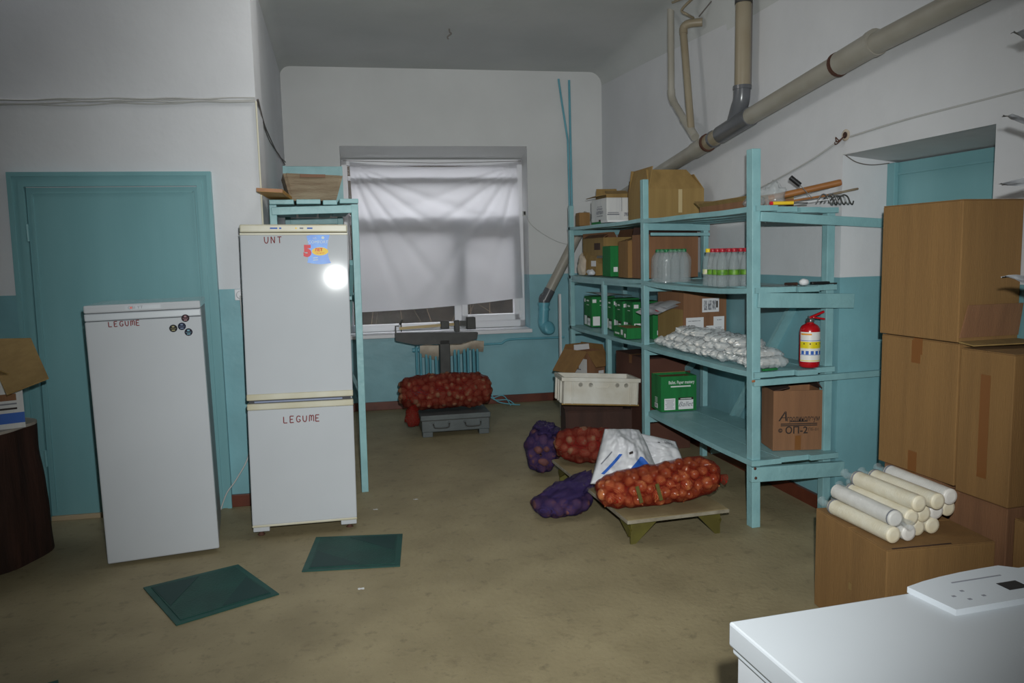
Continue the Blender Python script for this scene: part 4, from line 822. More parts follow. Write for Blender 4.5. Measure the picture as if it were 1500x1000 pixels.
q = along(PT[2], PT[3], .12)
MB().tube(smooth_path([q, (q[0], q[1]-.06, q[2]+.11), (q[0]+.0, q[1]-.09, q[2]+.16), (q[0], q[1]-.10, q[2]+.25)], 5), .056, 20).build('branch_elbow', M_tee, sp_); MB().tube([(q[0], q[1]-.10, q[2]+.225), (q[0], q[1]-.10, q[2]+.25)], .061, 20).build('joint_ring', M_tee, sp_)
vp = thing('vertical_pipe', 'brown stained vertical sewer pipe dropping from the ceiling', 'pipe'); MB().tube([(q[0], q[1]-.10, q[2]+.245), (q[0]+.0, q[1]-.105, ZC)], .051, 20).build('pipe_length', M_pipeb, vp); MB().tube([(q[0], q[1]-.105, 3.19), (q[0], q[1]-.105, 3.24)], .056, 20).build('joint_ring', M_irond, vp); MB().tube([(q[0]+.06, q[1]-.10, q[2]+.25), (q[0]+.06, q[1]-.105, 3.3)], .008, 6).build('seam_wire', M_wired, vp)
e = along(PT[2], PT[3], .42)
t1 = thing('thin_waste_pipe', 'left thin waste pipe with a bend joining the sewer pipe', 'pipe')
MB().tube([(2.84, 5.70, ZC), (2.84, 5.69, 2.82)], .027, 14).build('pipe_length', M_pipe, t1); MB().tube(smooth_path([(2.84, 5.69, 2.83), (2.84, 5.68, 2.77), (2.84, 5.64, 2.72)], 4), .030, 14).build('elbow', M_pipe, t1); MB().tube([(2.84, 5.65, 2.73), (2.84, 5.40, 2.50)], .027, 14).build('pipe_length', M_pipe, t1)
MB().tube([(2.84, 5.47, 2.565), (2.84, 5.30, 2.41)], .032, 14).build('wye_fitting', M_pipe, t1); MB().tube([(2.84, 5.475, 2.57), (2.84, 5.465, 2.56)], .036, 14).build('joint_ring', M_pipe, t1)
t2 = thing('thin_waste_pipe', 'right thin slanting waste pipe with an elbow at its top', 'pipe')
MB().tube([(2.84, 5.36, 2.46), (2.845, 5.50, 3.22)], .027, 14).build('pipe_length', M_pipeb, t2); MB().tube(smooth_path([(2.845, 5.495, 3.2), (2.85, 5.50, 3.25), (2.88, 5.47, 3.27), (2.96, 5.42, 3.27)], 4), .031, 14).build('elbow', M_pipeb, t2)
tag(MB().tube(smooth_path([(2.89, 5.43, 3.30), (2.80, 5.36, 3.30), (2.78, 5.40, 3.34), (2.80, 5.30, 3.38), (2.82, 5.20, 3.40), (2.80, 5.35, 3.42), (2.78, 5.55, 3.44)], 5), .010, 8).build('flexible_hose', M_pipeb), 'thin bent hose near the ceiling above the waste pipes', 'hose')
tag(MB().tube([(2.90, 5.36, 3.29), (2.93, 5.1, 3.40), (2.95, 4.95, 3.44)], .005, 6).build('hose_wire', M_wired), 'thin wire from the hose to the ceiling', 'wire')
# lower end of the sewer pipe crossing the corner to the back wall
lp = thing('drain_pipe', 'grey drain pipe slanting down to a teal elbow beside the window', 'pipe')
A = BWM @ Vector((1.40, -.16, 1.98)); B = BWM @ Vector((.955, -.17, 1.17))
MB().tube([A, B], .053, 20).build('pipe_length', M_pipe, lp); MB().tube([B.lerp(A, .04), B.lerp(A, -.10)], .058, 20).build('dark_coupling', M_tee, lp)
C0 = BWM @ Vector((.905, -.165, 1.09)); C1 = BWM @ Vector((.895, -.165, .85))
MB().tube(smooth_path([B.lerp(A, -.05), C0+Vector((0.005, 0, .03)), C0, C0+Vector((0, 0, -.06))], 4), .054, 20).build('upper_elbow', M_tee, lp)
MB().tube([C0+Vector((0, 0, -.02)), C1], .056, 20).build('teal_length', M_tealpipe, lp); MB().tube([C0+Vector((0, 0, -.05)), C0+Vector((0, 0, -.02))], .064, 20).build('joint_ring', M_tealpipe, lp); MB().tube([C0+Vector((0, 0, -.1)), C0+Vector((0, 0, -.085))], .063, 20).build('joint_ring', M_tealpipe, lp)
MB().tube(smooth_path([C1+Vector((0, 0, .06)), C1, C1+Vector((.015, -.02, -.04)), C1+Vector((.035, -.06, -.05)), C1+Vector((.045, -.10, -.04))], 5), [.056]*14+[.064]*5+[.055, .03], 20).build('teal_elbow', M_tealpipe, lp)
MB(Matrix.Translation(C1+Vector((.035, -.03, -.045))) @ Matrix.Rotation(R(80), 4, 'X')).lathe([(.03, -.05), (.066, -.035), (.072, 0), (.07, .03), (.055, .055), (.03, .066), (.004, .07)], 22).build('end_cap', M_tealpipe, lp)
# wires by the right door
hl = thing('wall_hole', 'dark junction hole with wire ends above the right door', 'junction box', (rwx(3.76)-.001, 3.76, 2.195)); MB(Matrix.Rotation(R(-90), 4, 'Y')).lathe([(.030, 0), (.032, .006), (.026, .008)], 16).build('rim', M_cloth, hl); MB(Matrix.Rotation(R(-90), 4, 'Y')).lathe([(.018, .004), (.018, .0095)], 14).build('opening', M_trunk, hl)
for k in range(3): MB().tube(smooth_path([(-.008, 0, 0), (-.025, .02+.01*k, -.03), (-.03, .05, -.045+.02*k), (-.02, .07-.02*k, -.03)], 4), .003, 5).build('wire_end', M_rust, hl)
tag(MB().tube(smooth_path([(rwx(3.8)-.01, 3.80, 2.175), (rwx(4.1)-.01, 4.1, 2.09), (rwx(4.6)-.01, 4.6, 1.99), (rwx(5)-.01, 5.0, 1.93)]), .005, 6).build('wall_wire', M_wire), 'pale wire running from the junction hole down behind the shelving', 'wire')
tag(MB().tube(smooth_path([(rwx(3.7)-.008, 3.72, 2.18), (rwx(3.4)-.008, 3.3, 2.20), (rwx(3)-.008, 2.8, 2.205), (rwx(2.5)-.008, 2.3, 2.21)]), .005, 6).build('wall_wire', M_wire), 'pale wire along the wall above the right door recess', 'wire')
tag(MB().tube(smooth_path([(2.95, 3.775, 2.09), (3.02, 3.77, 2.05), (3.12, 3.77, 2.035), (3.24, 3.77, 2.045)]), .003, 6).build('jamb_wire', M_wired), 'thin wire hanging under the lintel of the right door recess', 'wire')
# ================================================================== platform scale
ps = thing('platform_scale', 'grey platform scale with drawer-like base and beam head under the window', 'scale', (1.232, 6.96, 0), -3)
MB().box(-.30, .30, -.38, .40, .045, .145, .006).build('base', M_iron, ps); MB().box(-.31, .31, -.39, .30, .15, .195, .006).build('platform', M_iron, ps); MB().box(-.30, .30, -.381, .3, .143, .152).build('gap', M_irond, ps)
for (sx, sy) in ((-.25, -.33), (.25, -.33), (-.25, .34), (.25, .34)): MB().box(sx-.045, sx+.045, sy-.045, sy+.045, 0, .045, .005).build('foot', M_iron, ps)
for hx in (-.13, .15):
    MB().tube(smooth_path([(hx-.07, -.381, .12), (hx-.068, -.40, .105), (hx-.05, -.405, .085), (hx+.05, -.405, .085), (hx+.068, -.40, .105), (hx+.07, -.381, .12)], 4), .006, 8).build('carry_handle', M_irond, ps)
    for k in (-1, 1): MB(Matrix.Translation((hx+.07*k, -.381, .12)) @ Matrix.Rotation(R(90), 4, 'X')).lathe([(.014, 0), (.012, .006)], 10).build('handle_boss', M_iron, ps)
MB().box(-.045, .055, .30, .38, .045, .78, .006).build('column', M_irond, ps)
hd = MB(Matrix.Translation((0, .34, 0)) @ Matrix.Rotation(R(90), 4, 'X')).prism([(-.46, .862), (-.46, .79), (-.28, .745), (.16, .735), (.32, .775), (.33, .835)], -.04, .04).build('beam_housing', M_irond, ps)
MB().box(-.46, -.448, .33, .35, .86, .93).box(-.46, -.42, .33, .35, .922, .93).build('beam_stop', M_irond, hd)
bm = MB().bar((-.42, .34, .903), (.30, .34, .93), .014, .026).build('beam', M_brass, ps)
MB().box(-.025, .055, .31, .37, .885, .955, .005).build('poise', M_irond, bm); MB().box(.105, .155, .31, .37, .85, .96, .005).build('fulcrum', M_irond, bm); MB().box(.225, .31, .30, .38, .87, .985, .006).build('counterweight', M_irond, bm); MB().bar((.16, .34, .93), (.23, .34, .925), .02, .05).build('screw_rod', M_irond, bm)
MB().tube([(-.40, .34, .87), (-.40, .34, .97)], .006, 6).tube([(-.415, .34, .94), (-.385, .34, .985)], .01, 6).build('pointer', M_irond, bm)
# ================================================================== net sacks with vegetables
def pot_mesh(seed, r, mat):
    def fn(u, v):
        a = 2*math.pi*u; b = math.pi*(v-.5); d = Vector((math.cos(a)*math.cos(b), math.sin(a)*math.cos(b), math.sin(b))); n = 1+.18*noise.noise(d*1.5+Vector((seed*3.7, 0, 0))); return (d.x*r*1.28*n, d.y*r*.95*n, d.z*r*.86*n)
    o = MB().grid(fn, 12, 8).build('potato', mat, merge=1e-5); me = o.data; bpy.data.objects.remove(o); return me
def onion_mesh(r):
    o = MB().lathe([(.002, -r*.98), (r*.45, -r*.86), (r*.85, -r*.5), (r, -.02*r), (r*.9, r*.42), (r*.6, r*.76), (r*.25, r*.98), (r*.12, r*1.18), (r*.05, r*1.35)], 14).build('onion', M_onion); me = o.data; bpy.data.objects.remove(o); return me
def net_sack(name, label, c, rz, L, ry, rzv, vegr, meshes, netmat, vname, vlabel, vgroup, vcat, nmax=90, seed=1, power=2.6, floor=True, tip=None, sides=(1, 1), frontonly=True, fill=1.0, bump=.004, slope=0):
    """lying sack along local x: half length L, half width ry, half height rzv; rests on z=0 of its empty"""
    o = thing(name, label, 'sack', c, rz); rng = np.random.RandomState(seed)
    def rad(t): return max(0., 1-abs(t)**power)**(1/power)
    P_ = []; tries = 0
    while len(P_) < nmax and tries < 12000:
        tries += 1; t = rng.uniform(-1, 1); a = rng.uniform(0, 2*math.pi); s = rad(t)
        hy, hz = ry*s-vegr*.9, rzv*s-vegr*.9
        if hy < 0 or hz < 0: continue
        q = rng.uniform(.86, 1.0); p = np.array([t*(L-vegr*.4), math.cos(a)*hy*q, (rzv+math.sin(a)*hz*q)*(1+slope*t)])
        if frontonly and (p[1] > ry*.55 and p[2] < rzv*1.2): continue
        if p[2] < vegr*.85: p[2] = vegr*.85
        if all(np.linalg.norm(p-k) > vegr*1.55 for k in P_): P_.append(p)
    P_ = np.array(P_)
    for i, p in enumerate(P_):
        v = bpy.data.objects.new(vname, meshes[i % len(meshes)]); COL.objects.link(v); s = rng.uniform(.86, 1.1)
        v.matrix_world = Matrix.Translation(c) @ Matrix.Rotation(R(rz), 4, 'Z') @ Matrix.Translation(p) @ Matrix.Rotation(rng.uniform(0, 6.28), 4, 'Z') @ Matrix.Rotation(rng.uniform(0, 3.1), 4, 'X') @ Matrix.Rotation(rng.uniform(0, 3.1), 4, 'Y') @ Matrix.Scale(s, 4)
        tag(v, vlabel, vcat, vgroup)
    nu, nv = 56, 40; verts = []
    for j in range(nv+1):
        t = -1+2*j/nv; t = math.sin(t*math.pi/2); s = rad(t); ax = np.array([t*L, 0, rzv*(1+slope*t)])
        for i in range(nu):
            a = 2*math.pi*i/nu; d = np.array([0, math.cos(a)*ry, math.sin(a)*rzv*(1+slope*t)])*max(s, .02); ln = np.linalg.norm(d)+1e-9; dn = d/ln
            rel = P_-ax; pr = rel@dn; per = np.linalg.norm(rel-np.outer(pr, dn), axis=1); Rv = vegr*1.15+bump
            hit = np.where(per < Rv, pr+np.sqrt(np.maximum(0, Rv**2-per**2)), -1); m_ = hit.max()
            rr = min(max(ln*.90, m_), ln*1.12); p = ax+dn*rr
            if p[2] < .002: p[2] = .002
            verts.append(p)
    V = np.array(verts).reshape(nv+1, nu, 3)
    for _ in range(2): V = .5*V+.125*(np.roll(V, 1, 1)+np.roll(V, -1, 1))+.125*(np.concatenate([V[:1], V[:-1]])+np.concatenate([V[1:], V[-1:]]))
    fs = [(j*nu+i, j*nu+(i+1) % nu, (j+1)*nu+(i+1) % nu, (j+1)*nu+i) for j in range(nv) for i in range(nu)]
    MB().add(V.reshape(-1, 3).tolist(), fs, True).build('net', netmat, o)
    for (sx, on) in ((-1, sides[0]), (1, sides[1])):
        if on: MB().tube([(sx*(L-.03), 0, rzv), (sx*(L+.02), -.005, rzv*.95), (sx*(L+.06), -.01, rzv*.8)], [.05, .018, .035], 10, caps=False).build('net_end', netmat, o)
    return o
PM = [pot_mesh(k, .034, M_potato) for k in range(4)]; PMD = [pot_mesh(k+9, .034, M_potatod) for k in range(4)]; OM = [onion_mesh(.031), onion_mesh(.034), onion_mesh(.028)]
net_sack('potato_sack', 'large red net sack of potatoes lying on the platform scale', (1.17, 6.83, .197), -2, .41, .21, .165, .033, PM, M_netred2, 'potato', 'potato inside the large red net sack on the platform scale', 'potatoes in the sack on the scale', 'potato', 150, 3, 4.5, sides=(0, 0))
so_ = [o for o in bpy.data.objects if o.name == 'potato_sack'][0]
crumple('net_tail', (-.33, -.225, -.09), (.062, .04, .10), 2.7, M_netred2, so_, amp=.3)
# low wooden platform
pl = thing('low_platform', 'low wooden platform on olive triangular feet carrying the net sacks', 'platform', (1.9, 4.36, 0), 0)
MB().box(-.305, .305, -.655, .66, .128, .147, .002).build('deck', M_boardedge, pl); MB().box(-.30, .30, -.65, .655, .147, .150).build('deck_sheet', M_board, pl)
for sx in (-1, 1):
    for sy in (-1, 1):
        yy = -.61 if sy < 0 else .60; x0 = sx*.27
        MB(Matrix.Translation((0, yy, 0)) @ Matrix.Rotation(R(90), 4, 'X')).prism([(x0, .128), (x0-sx*.15, .128), (x0-sx*.03, 0), (x0, 0)] if sx > 0 else [(x0, .128), (x0, 0), (x0+.03, 0), (x0+.17, .128)], -.006, .006).build('foot', M_olive, pl)
        MB().bar((x0, yy, .06), (x0, yy+(-sy)*.12, .122), .012, .05).build('foot_web', M_olive, pl)
on = net_sack('onion_sack', 'orange-red net sack of onions at the front end of the low platform', (1.885, 3.93, .151), 2, .365, .155, .112, .032, OM, M_netred, 'onion', 'onion inside the orange-red net sack on the low platform', 'onions in the net sack', 'onion', 120, 5, 4.0, sides=(0, 1), slope=.16)
for k, x in enumerate((-.21, -.09)): MB().bar((x, -.15, .16), (x+.02, -.165, .07), .02, .004, (0, 1, 0)).build('green_strap', M_olive, on)
ps2 = net_sack('potato_sack', 'smaller red net sack of potatoes at the back of the low platform', (1.80, 4.86, .151), -25, .22, .15, .125, .034, PM, M_netred2, 'potato', 'potato inside the smaller red net sack on the low platform', 'potatoes in the sack on the platform', 'potato', 60, 8, 2.8, sides=(0, 0))
crumple('net_top', (.215, -.055, 0), (.13, .13, .11), 4.4, M_netred2, ps2, 32, 20, .5); crumple('net_fringe', (.335, .02, 0), (.13, .06, .07), 6.4, M_netred2, ps2, 24, 14, .5)
bs1 = net_sack('beet_sack', 'dark purple net sack standing on the floor left of the platform', (1.59, 5.24, 0), 70, .15, .13, .165, .034, PMD, M_netpur, 'beetroot', 'beetroot inside the standing purple net sack', 'beets in the standing purple sack', 'beetroot', 40, 12, 3.0, sides=(0, 0))
crumple('net_top', (.0, -.03, .26), (.10, .09, .055), 14.4, M_netpur, bs1, 32, 20, .6)
bs2 = net_sack('beet_sack', 'purple net sack slumped on the floor at the left edge of the platform', (1.435, 4.32, 0), 8, .19, .13, .075, .032, PMD, M_netpur, 'beetroot', 'beetroot inside the slumped purple net sack', 'beets in the slumped purple sack', 'beetroot', 40, 15, 2.6, sides=(0, 0))
nt_ = crumple('net_top', (0, 0, 0), (.16, .10, .055), 19.4, M_netpur, bs2, 36, 22, .6); nt_.location = (.06, 0, .10); nt_.rotation_euler = (0, R(-18), 0)
# white plastic sacks
def wsack(name, label, fn, parts):
    o = thing(name, label, 'sack'); MB().grid(lambda u, v: fn(u, v, 1), 40, 40).grid(lambda u, v: fn(u, v, -1), 40, 40).build('sack_body', M_sackw, o, merge=1e-4)
    for nm, mat, poly in parts:
        n = 10; vs = []
        def bil(a, b): p = [Vector(q) for q in poly]; return (p[0]*(1-a)+p[1]*a)*(1-b)+(p[3]*(1-a)+p[2]*a)*b
        MB().grid(lambda a, b: Vector(fn(*bil(a, b), 1))+Vector((0, -.005, .004)), n, n).build(nm, mat, o, fixn=False)
    return o
def wb1(u, v, s):
    # tent-like half-full sack: corners BL (1.58,4.20,.21) BR (2.03,4.22,.20) top (1.83,4.36,.47)
    bl, br, tl_, tr_ = Vector((1.545, 4.13, .235)), Vector((2.04, 4.17, .160)), Vector((1.745, 4.40, .49)), Vector((1.985, 4.42, .46))
    p = (bl*(1-u)+br*u)*(1-v)+(tl_*(1-u)+tr_*u)*v; e = (u*(1-u)*v*(1-v)*16)**.5 if 0 < u < 1 and 0 < v < 1 else 0
    n = Vector((-.1, -.8, .55)); w_ = .095*e*s+(.05*noise.noise((u*3.1, v*3.3, 2.2))+.035*abs(noise.noise((u*6, v*5, 5)))+.015*noise.noise((u*13, v*12, 9)))*e
    if s < 0: w_ = -.03*e
    p = p+n*w_; p.z = max(p.z, .152); return p
def wb2(u, v, s):
    bl, br, tl_, tr_ = Vector((1.90, 4.52, .16)), Vector((2.28, 4.36, .20)), Vector((1.93, 4.60, .43)), Vector((2.29, 4.52, .335))
    p = (bl*(1-u)+br*u)*(1-v)+(tl_*(1-u)+tr_*u)*v; e = (u*(1-u)*v*(1-v)*16)**.5 if 0 < u < 1 and 0 < v < 1 else 0
    p = p+Vector((-.05, -.75, .5))*(.05*e*s+(.045*noise.noise((u*3.7, v*2.3, 8.2))+.03*abs(noise.noise((u*6, v*6, 3))))*e); p.z = max(p.z, .152); return p
w1 = wsack('plastic_sack', 'white plastic sack with blue stripe and print, propped behind the onion sack', wb1, [
    ('blue_stripe', M_blue_ink, [(.10, .14), (.34, .46), (.385, .44), (.145, .12)]), ('blue_chevron', M_blue_ink, [(.42, .10), (.68, .40), (.71, .38), (.96, .08)]), ('print', M_grey_ink, [(.06, .30), (.20, .50), (.22, .49), (.08, .29)]), ('print', M_black_ink, [(.50, .43), (.50, .47), (.55, .47), (.55, .43)])])
w2 = wsack('plastic_sack', 'plain white plastic sack with a folded flat top behind the striped one', wb2, [('print', M_label_grey, [(.72, .72), (.86, .70), (.86, .82), (.72, .84)]), ('print', M_black_ink, [(.6, .72), (.64, .72), (.64, .75), (.6, .75)])])
# ================================================================== crate and boxes at the far end of the shelving
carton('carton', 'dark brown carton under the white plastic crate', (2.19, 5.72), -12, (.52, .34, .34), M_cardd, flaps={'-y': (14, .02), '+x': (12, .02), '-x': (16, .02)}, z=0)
cr = thing('plastic_crate', 'white plastic crate sitting on the dark brown carton', 'crate', (2.20, 5.74, .382), -12, rot=(R(-3), R(3.2), R(-10)))
b = MB(); w, d, h = .60, .38, .215; t = .012
b.box(-w/2, w/2, -d/2, -d/2+t, 0, h).box(-w/2, w/2, d/2-t, d/2, 0, h).box(-w/2, -w/2+t, -d/2, d/2, 0, h).box(w/2-t, w/2, -d/2, d/2, 0, h).box(-w/2, w/2, -d/2, d/2, 0, t); b.build('body', M_crate, cr)
b = MB(); b.box(-w/2-.012, w/2+.012, -d/2-.012, -d/2, h-.03, h, .003).box(-w/2-.012, w/2+.012, d/2, d/2+.012, h-.03, h, .003).box(-w/2-.012, -w/2, -d/2, d/2, h-.03, h, .003).box(w/2, w/2+.012, -d/2, d/2, h-.03, h, .003); b.build('rim', M_crate, cr)
for x in (-.285, -.225, .235, .285): MB().box(x-.006, x+.006, -d/2-.010, -d/2, .01, h-.03, .002).build('rib', M_crate, cr)
for y in (-.15, -.10, .0, .10, .15): MB().box(-w/2-.010, -w/2, y-.005, y+.005, .01, h-.03, .002).build('rib', M_crate, cr)
MB().box(-w/2-.006, w/2+.006, -d/2-.006, -d/2, 0, .012, .002).build('foot_rim', M_cardy, cr)
for x in (-.16, -.08, .13, .20): MB(Matrix.Translation((x, -d/2, h-.055)) @ Matrix.Rotation(R(90), 4, 'X')).lathe([(.016, 0), (.016, .003), (.020, .004), (.021, .0)], 16).build('moulded_ring', M_crate, cr)
MB().bar((-.05, -d/2-.003, h-.045), (-.04, -d/2-.003, h-.075), .006, .006).bar((-.04, -d/2-.003, h-.075), (.06, -d/2-.003, h-.075), .006, .006).bar((.06, -d/2-.003, h-.075), (.07, -d/2-.003, h-.045), .006, .006).build('hand_grip', M_crate, cr)
sz = (.21, .33, .70)
ob = carton('carton', 'white carton with a blue stripe and large open brown flaps behind the crate', (2.43, 6.62), 20, sz, M_card2, flaps={'-y': (140, .17, .0), '-x': (142, .24), '+x': (-10, .05), '+y': (-10, .04)}, z=0, flapmat=M_card)
patch('white_side', .325, .60, M_cardw, face(ob, sz, '-x', 0, .33), ob, .0006)
patch('blue_stripe', .325, .05, M_blue_ink, face(ob, sz, '-x', 0, .44), ob, .0018); patch('print_block', .14, .05, M_card2, face(ob, sz, '-x', -.02, .56), ob); patch('print_line', .16, .01, M_grey_ink, face(ob, sz, '-x', 0, .53), ob)
patch('torn_label', .06, .09, M_paper, Matrix.Rotation(0, 4, 'Z') @ face(ob, sz, '-y', .06, .47), ob, .002); patch('styrofoam', .20, .05, M_paper, plane_mtx((.03, 0.06, .715), (1, 0, 0), (0, 0, 1)), ob, .02)
carton('carton', 'big dark reddish carton on the floor under the third shelf', (2.73, 5.82), 0, (.38, .62, .74), pmat('shaded_red_card', (92, 56, 43), (80, 48, 37), scale=4, rough=.85), z=0, tape=True)  # red card colour darkened to hold the shade under the shelf
tag(MB().box(2.335, 2.352, 7.02, 7.06, 0, 1.19, .002).build('metal_strip', M_alu), 'tall pale metal strip standing at the far end of the shelving', 'strip')
# ================================================================== big boxes on the right
XF = 2.585
def bigbox(label, x0, x1, y0, y1, z, h, mat, rz=0, **k): return carton('carton', label, ((x0+x1)/2, (y0+y1)/2), rz, (x1-x0, y1-y0, h), mat, z=z, **k)
t_ = bigbox('uppermost large carton of the stack before the right door', XF, XF+.31, 2.585, 3.035, 1.175, .585, M_card, tape=False)
MB().hexa([(-.15, -.232, .02), (.15, -.232, .02), (.15, -.226, .02), (-.15, -.226, .02)], [(-.13, -.250, .155), (.15, -.250, .155), (.15, -.244, .155), (-.13, -.244, .155)]).build('loose_flap', M_card2, t_)
MB().hexa([(-.15, -.30, -.008), (.15, -.36, -.002), (.15, -.225, .0), (-.15, -.225, .0)], [(-.15, -.30, -.003), (.15, -.36, .003), (.15, -.225, .005), (-.15, -.225, .005)]).build('bottom_flap', M_cardy, t_)
m1 = bigbox('left large carton of the middle layer before the right door', XF+.01, XF+.31, 2.585, 3.03, .565, .605, M_card); patch('tape', .05, .10, M_tape, face(m1, (.30, .445, .605), '-x', -.01, .545), m1); patch('tape', .05, .09, M_tape, face(m1, (.30, .445, .605), '-x', -.01, .05), m1)
m2 = bigbox('right large carton of the middle layer, with a long strip of brown tape', XF+.012, XF+.29, 2.325, 2.578, .55, .605, M_card, tape=False); patch('tape', .045, .42, M_tape, face(m2, (.278, .253, .605), '-x', .0, .30), m2)
bigbox('bottom carton of the stack beside the box with cup sleeves', XF+.03, XF+.29, 2.34, 2.62, 0, .545, M_card2, tape=False)
bigbox('bottom carton hidden at the back of the stack by the right door', XF+.02, XF+.30, 2.66, 3.0, 0, .56, M_card2)
bigbox('small carton at the right edge in front of the stack', XF+.02, XF+.28, 1.98, 2.30, 0, .52, M_card, tape=False)
bigbox('carton at the right edge of the middle layer', XF+.06, XF+.28, 1.95, 2.29, .53, .62, M_card2, tape=False)
sz = (.455, .50, .44)
fbx = carton('carton', 'low wide carton on the floor carrying the cup sleeves', (2.315, 2.567), -6.5, sz, M_card, z=0, tape=False)
patch('scuff', .02, .03, M_cardy, face(fbx, sz, '-x', .02, .2), fbx, .0006)
MB().bar((-.20, -sz[1]/2+.01, sz[2]+.001), (.05, -sz[1]/2+.015, sz[2]+.001), .006, .002).build('flap_gap', M_trunk, fbx)
# cup sleeves
def sleeve(label, loc, rot, L, mat, flip):
    o = thing('cup_sleeve', label, 'cups', loc, 0, 'sleeves of plastic cups', rot); prof = [(.020, .0), (.0295, .002)]; n = 34
    for k in range(n):
        y = .004+L*k/n; prof += [(.0316, y), (.0326, y+.002), (.0314, y+L/n*.75)]
    prof += [(.0305, L+.004), (.024, L+.006)]
    Mx = Matrix.Rotation(R(-90), 4, 'X') if not flip else Matrix.Translation((0, L, 0)) @ Matrix.Rotation(R(90), 4, 'X')
    MB(Mx).lathe(prof, 18).build('cup_stack', mat, o)
    MB(Mx).tube([(0, 0, .01), (0, 0, L+.006), (.002, 0, L+.02), (.006, .002, L+.04), (-.004, .004, L+.06), (.004, 0, L+.085)], [.0334, .0334, .022, .012, .016, .020], 14, caps=False).build('film_tail', M_film, o)
    MB(Mx).lathe([(.0285, L-.012), (.0337, L-.01), (.0337, L-.004), (.0285, L-.002)], 16).build('printed_tie', M_grey_ink, o)
    return o
fr_ = Matrix.Translation((2.315, 2.567, .442)) @ Matrix.Rotation(R(-6.5), 4, 'Z')
rows = [(0, [-.165, -.094, -.024, .045]), (1, [-.160, -.092, -.022, .048, .116]), (2, [-.06, .025, .11])]
nm = {0: 'bottom', 1: 'middle', 2: 'top'}; od = ['first', 'second', 'third', 'fourth', 'fifth']
for r_, xs in rows:
    for k, x in enumerate(xs):
        rnd = random.Random(r_*10+k); y0 = -.21+.025*k+rnd.uniform(-.01, .012)+(.03 if r_ == 1 and k == 0 else 0); p = fr_ @ Vector((x+(.012 if r_ == 1 else 0), y0, .034+.058*r_))
        sleeve('%s sleeve from the left in the %s row of the cup pile' % (od[k], nm[r_]), p, (0, 0, R(-6.5+rnd.uniform(2, 7))), .36, M_cupw if (r_ + k) % 3 == 1 else M_foam, r_ == 1 and k == 0)
# ================================================================== chest freezer in the foreground
cf = thing('chest_freezer', 'white chest freezer with a control panel in the right foreground', 'freezer', (0, 0, 0))
fx0, fx1, fy0_, fy1_, zt_ = .772, 1.75, .66, 1.297, .85
MB().box(fx0+.012, fx1, fy0_, fy1_-.012, .02, zt_-.055, .006).build('body', M_white, cf)
MB().box(fx0+.006, fx1, fy0_, fy1_-.005, zt_-.065, zt_-.050, .004).build('gasket', M_grey_plastic, cf)
MB().box(fx0, fx1, fy0_, fy1_, zt_-.050, zt_, .005).build('lid', M_lid, cf)
MB().box(fx0+.008, fx0+.012, fy0_+.05, fy1_-.06, .1, zt_-.10, .001).build('side_panel', M_white, cf)
pn = Matrix.Translation((1.195, 1.298, zt_))
poly = [(0, 0), (.05, .012), (.10, .020), (.16, .026), (.22, .029), (.27, .030), (.30, .006), (.48, .006), (.48, -.115), (0.012, -.115)]
cp = MB(pn).prism(poly, 0, .013).build('control_panel', M_grey_plastic, cf)
tp = pn @ Matrix.Translation((0, 0, .0135))
MB(tp).box(.185, .235, -.078, -.045, 0, .0008).build('display', M_dark, cp)
for (x, y) in ((.05, -.07), (.07, -.09), (.085, -.055), (.11, -.085), (.30, -.04), (.33, -.03)): MB(tp).box(x, x+.008, y, y+.006, 0, .0006).build('button_mark', M_grey_ink, cp)
MB(tp).box(.10, .23, -.016, -.012, 0, .0006).build('print_line', M_grey_ink, cp)
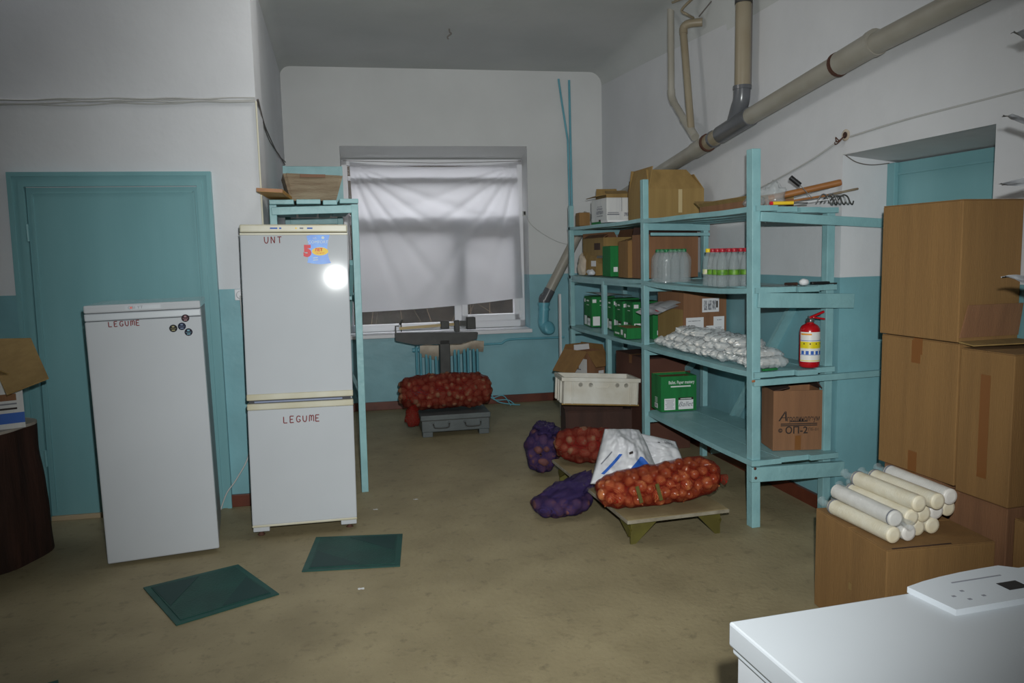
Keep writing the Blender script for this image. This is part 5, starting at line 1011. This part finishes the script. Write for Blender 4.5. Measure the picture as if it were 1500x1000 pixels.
# ================================================================== box on the stump
sz = (.34, .30, .26)
sb = carton('carton', 'white and blue carton with an open brown flap on the chopping stump', (-1.67, 4.59), 19, sz, M_cardw, flaps={'-x': (110, .16), '+x': (-60, .1)}, z=.736, flapmat=M_cardy)
patch('blue_stripe', .34, .055, M_blue_ink, face(sb, sz, '-y', 0, .055), sb); patch('print_block', .28, .035, M_card2, face(sb, sz, '-y', .0, .165), sb); patch('print_line', .2, .008, M_grey_ink, face(sb, sz, '-y', .04, .13), sb); patch('print_line', .1, .010, M_black_ink, face(sb, sz, '-y', .09, .105), sb)
_iv = (Matrix.Translation((-1.67, 4.59, .736)) @ Matrix.Rotation(R(19), 4, 'Z')).inverted()
fq = [Vector(q) for q in ((-1.75, 4.85, 1.175), (-1.50, 4.83, 1.17), (-1.305, 4.41, .995), (-1.475, 4.33, .935))]
MB(_iv).hexa(fq, [q+Vector((0, 0, .006)) for q in fq]).build('large_flap', M_cardy, sb); MB(_iv).hexa([(-1.78, 4.71, .99), (-1.56, 4.79, .99), (-1.56, 4.796, .99), (-1.78, 4.716, .99)], [(-1.75, 4.845, 1.176), (-1.50, 4.828, 1.171), (-1.50, 4.835, 1.171), (-1.75, 4.852, 1.176)]).build('back_flap', M_cardy, sb)
# ================================================================== wrapped bundle at the right edge
hb = thing('hanging_strips', 'pale torn plastic strips hanging into view at the right edge', 'strips', (0, 0, 0))
for k, (z, dx, lz) in enumerate(((2.205, .0, .022), (1.965, .0, .02), (1.76, -.002, .016), (1.475, .012, .022))):
    def strip(u, v, z=z, dx=dx, lz=lz, k=k):
        x = 2.085+dx+.30*u; wd = lz*(u*2.5)**.6 if u > 0 else 0; return (x, 1.93+.02*math.sin(6*u+k)+.02*(v-.5), z+(v-.5)*2*wd-.25*u*u*(1 if k % 2 else -.4)+.01*noise.noise((u*9, v*4, k)))
    MB().grid(strip, 14, 6).build('strip', pmat('grey_torn_film', (170, 172, 176), (140, 142, 146), scale=30, rough=.4), hb, fixn=False)
MB().tube([(2.37, 1.95, 1.2), (2.38, 1.95, ZC)], .014, 8).build('hanging_cord', M_wire, hb)

# small scraps on the floor
random.seed(3)
for (x, y, nm_) in ((.35, 4.78, 'left'), (.62, 4.90, 'right'), (.18, 3.62, 'front')):
    def scr(u, v, x=x, y=y): return (x+.03*(u-.5), y+.018*(v-.5), .003+.004*noise.noise((u*3+x, v*3, y)))
    tag(MB().grid(scr, 4, 3).build('paper_scrap', M_paper), nm_+'most small white paper scrap on the open floor near the green mat', 'scrap', 'paper scraps on the floor')
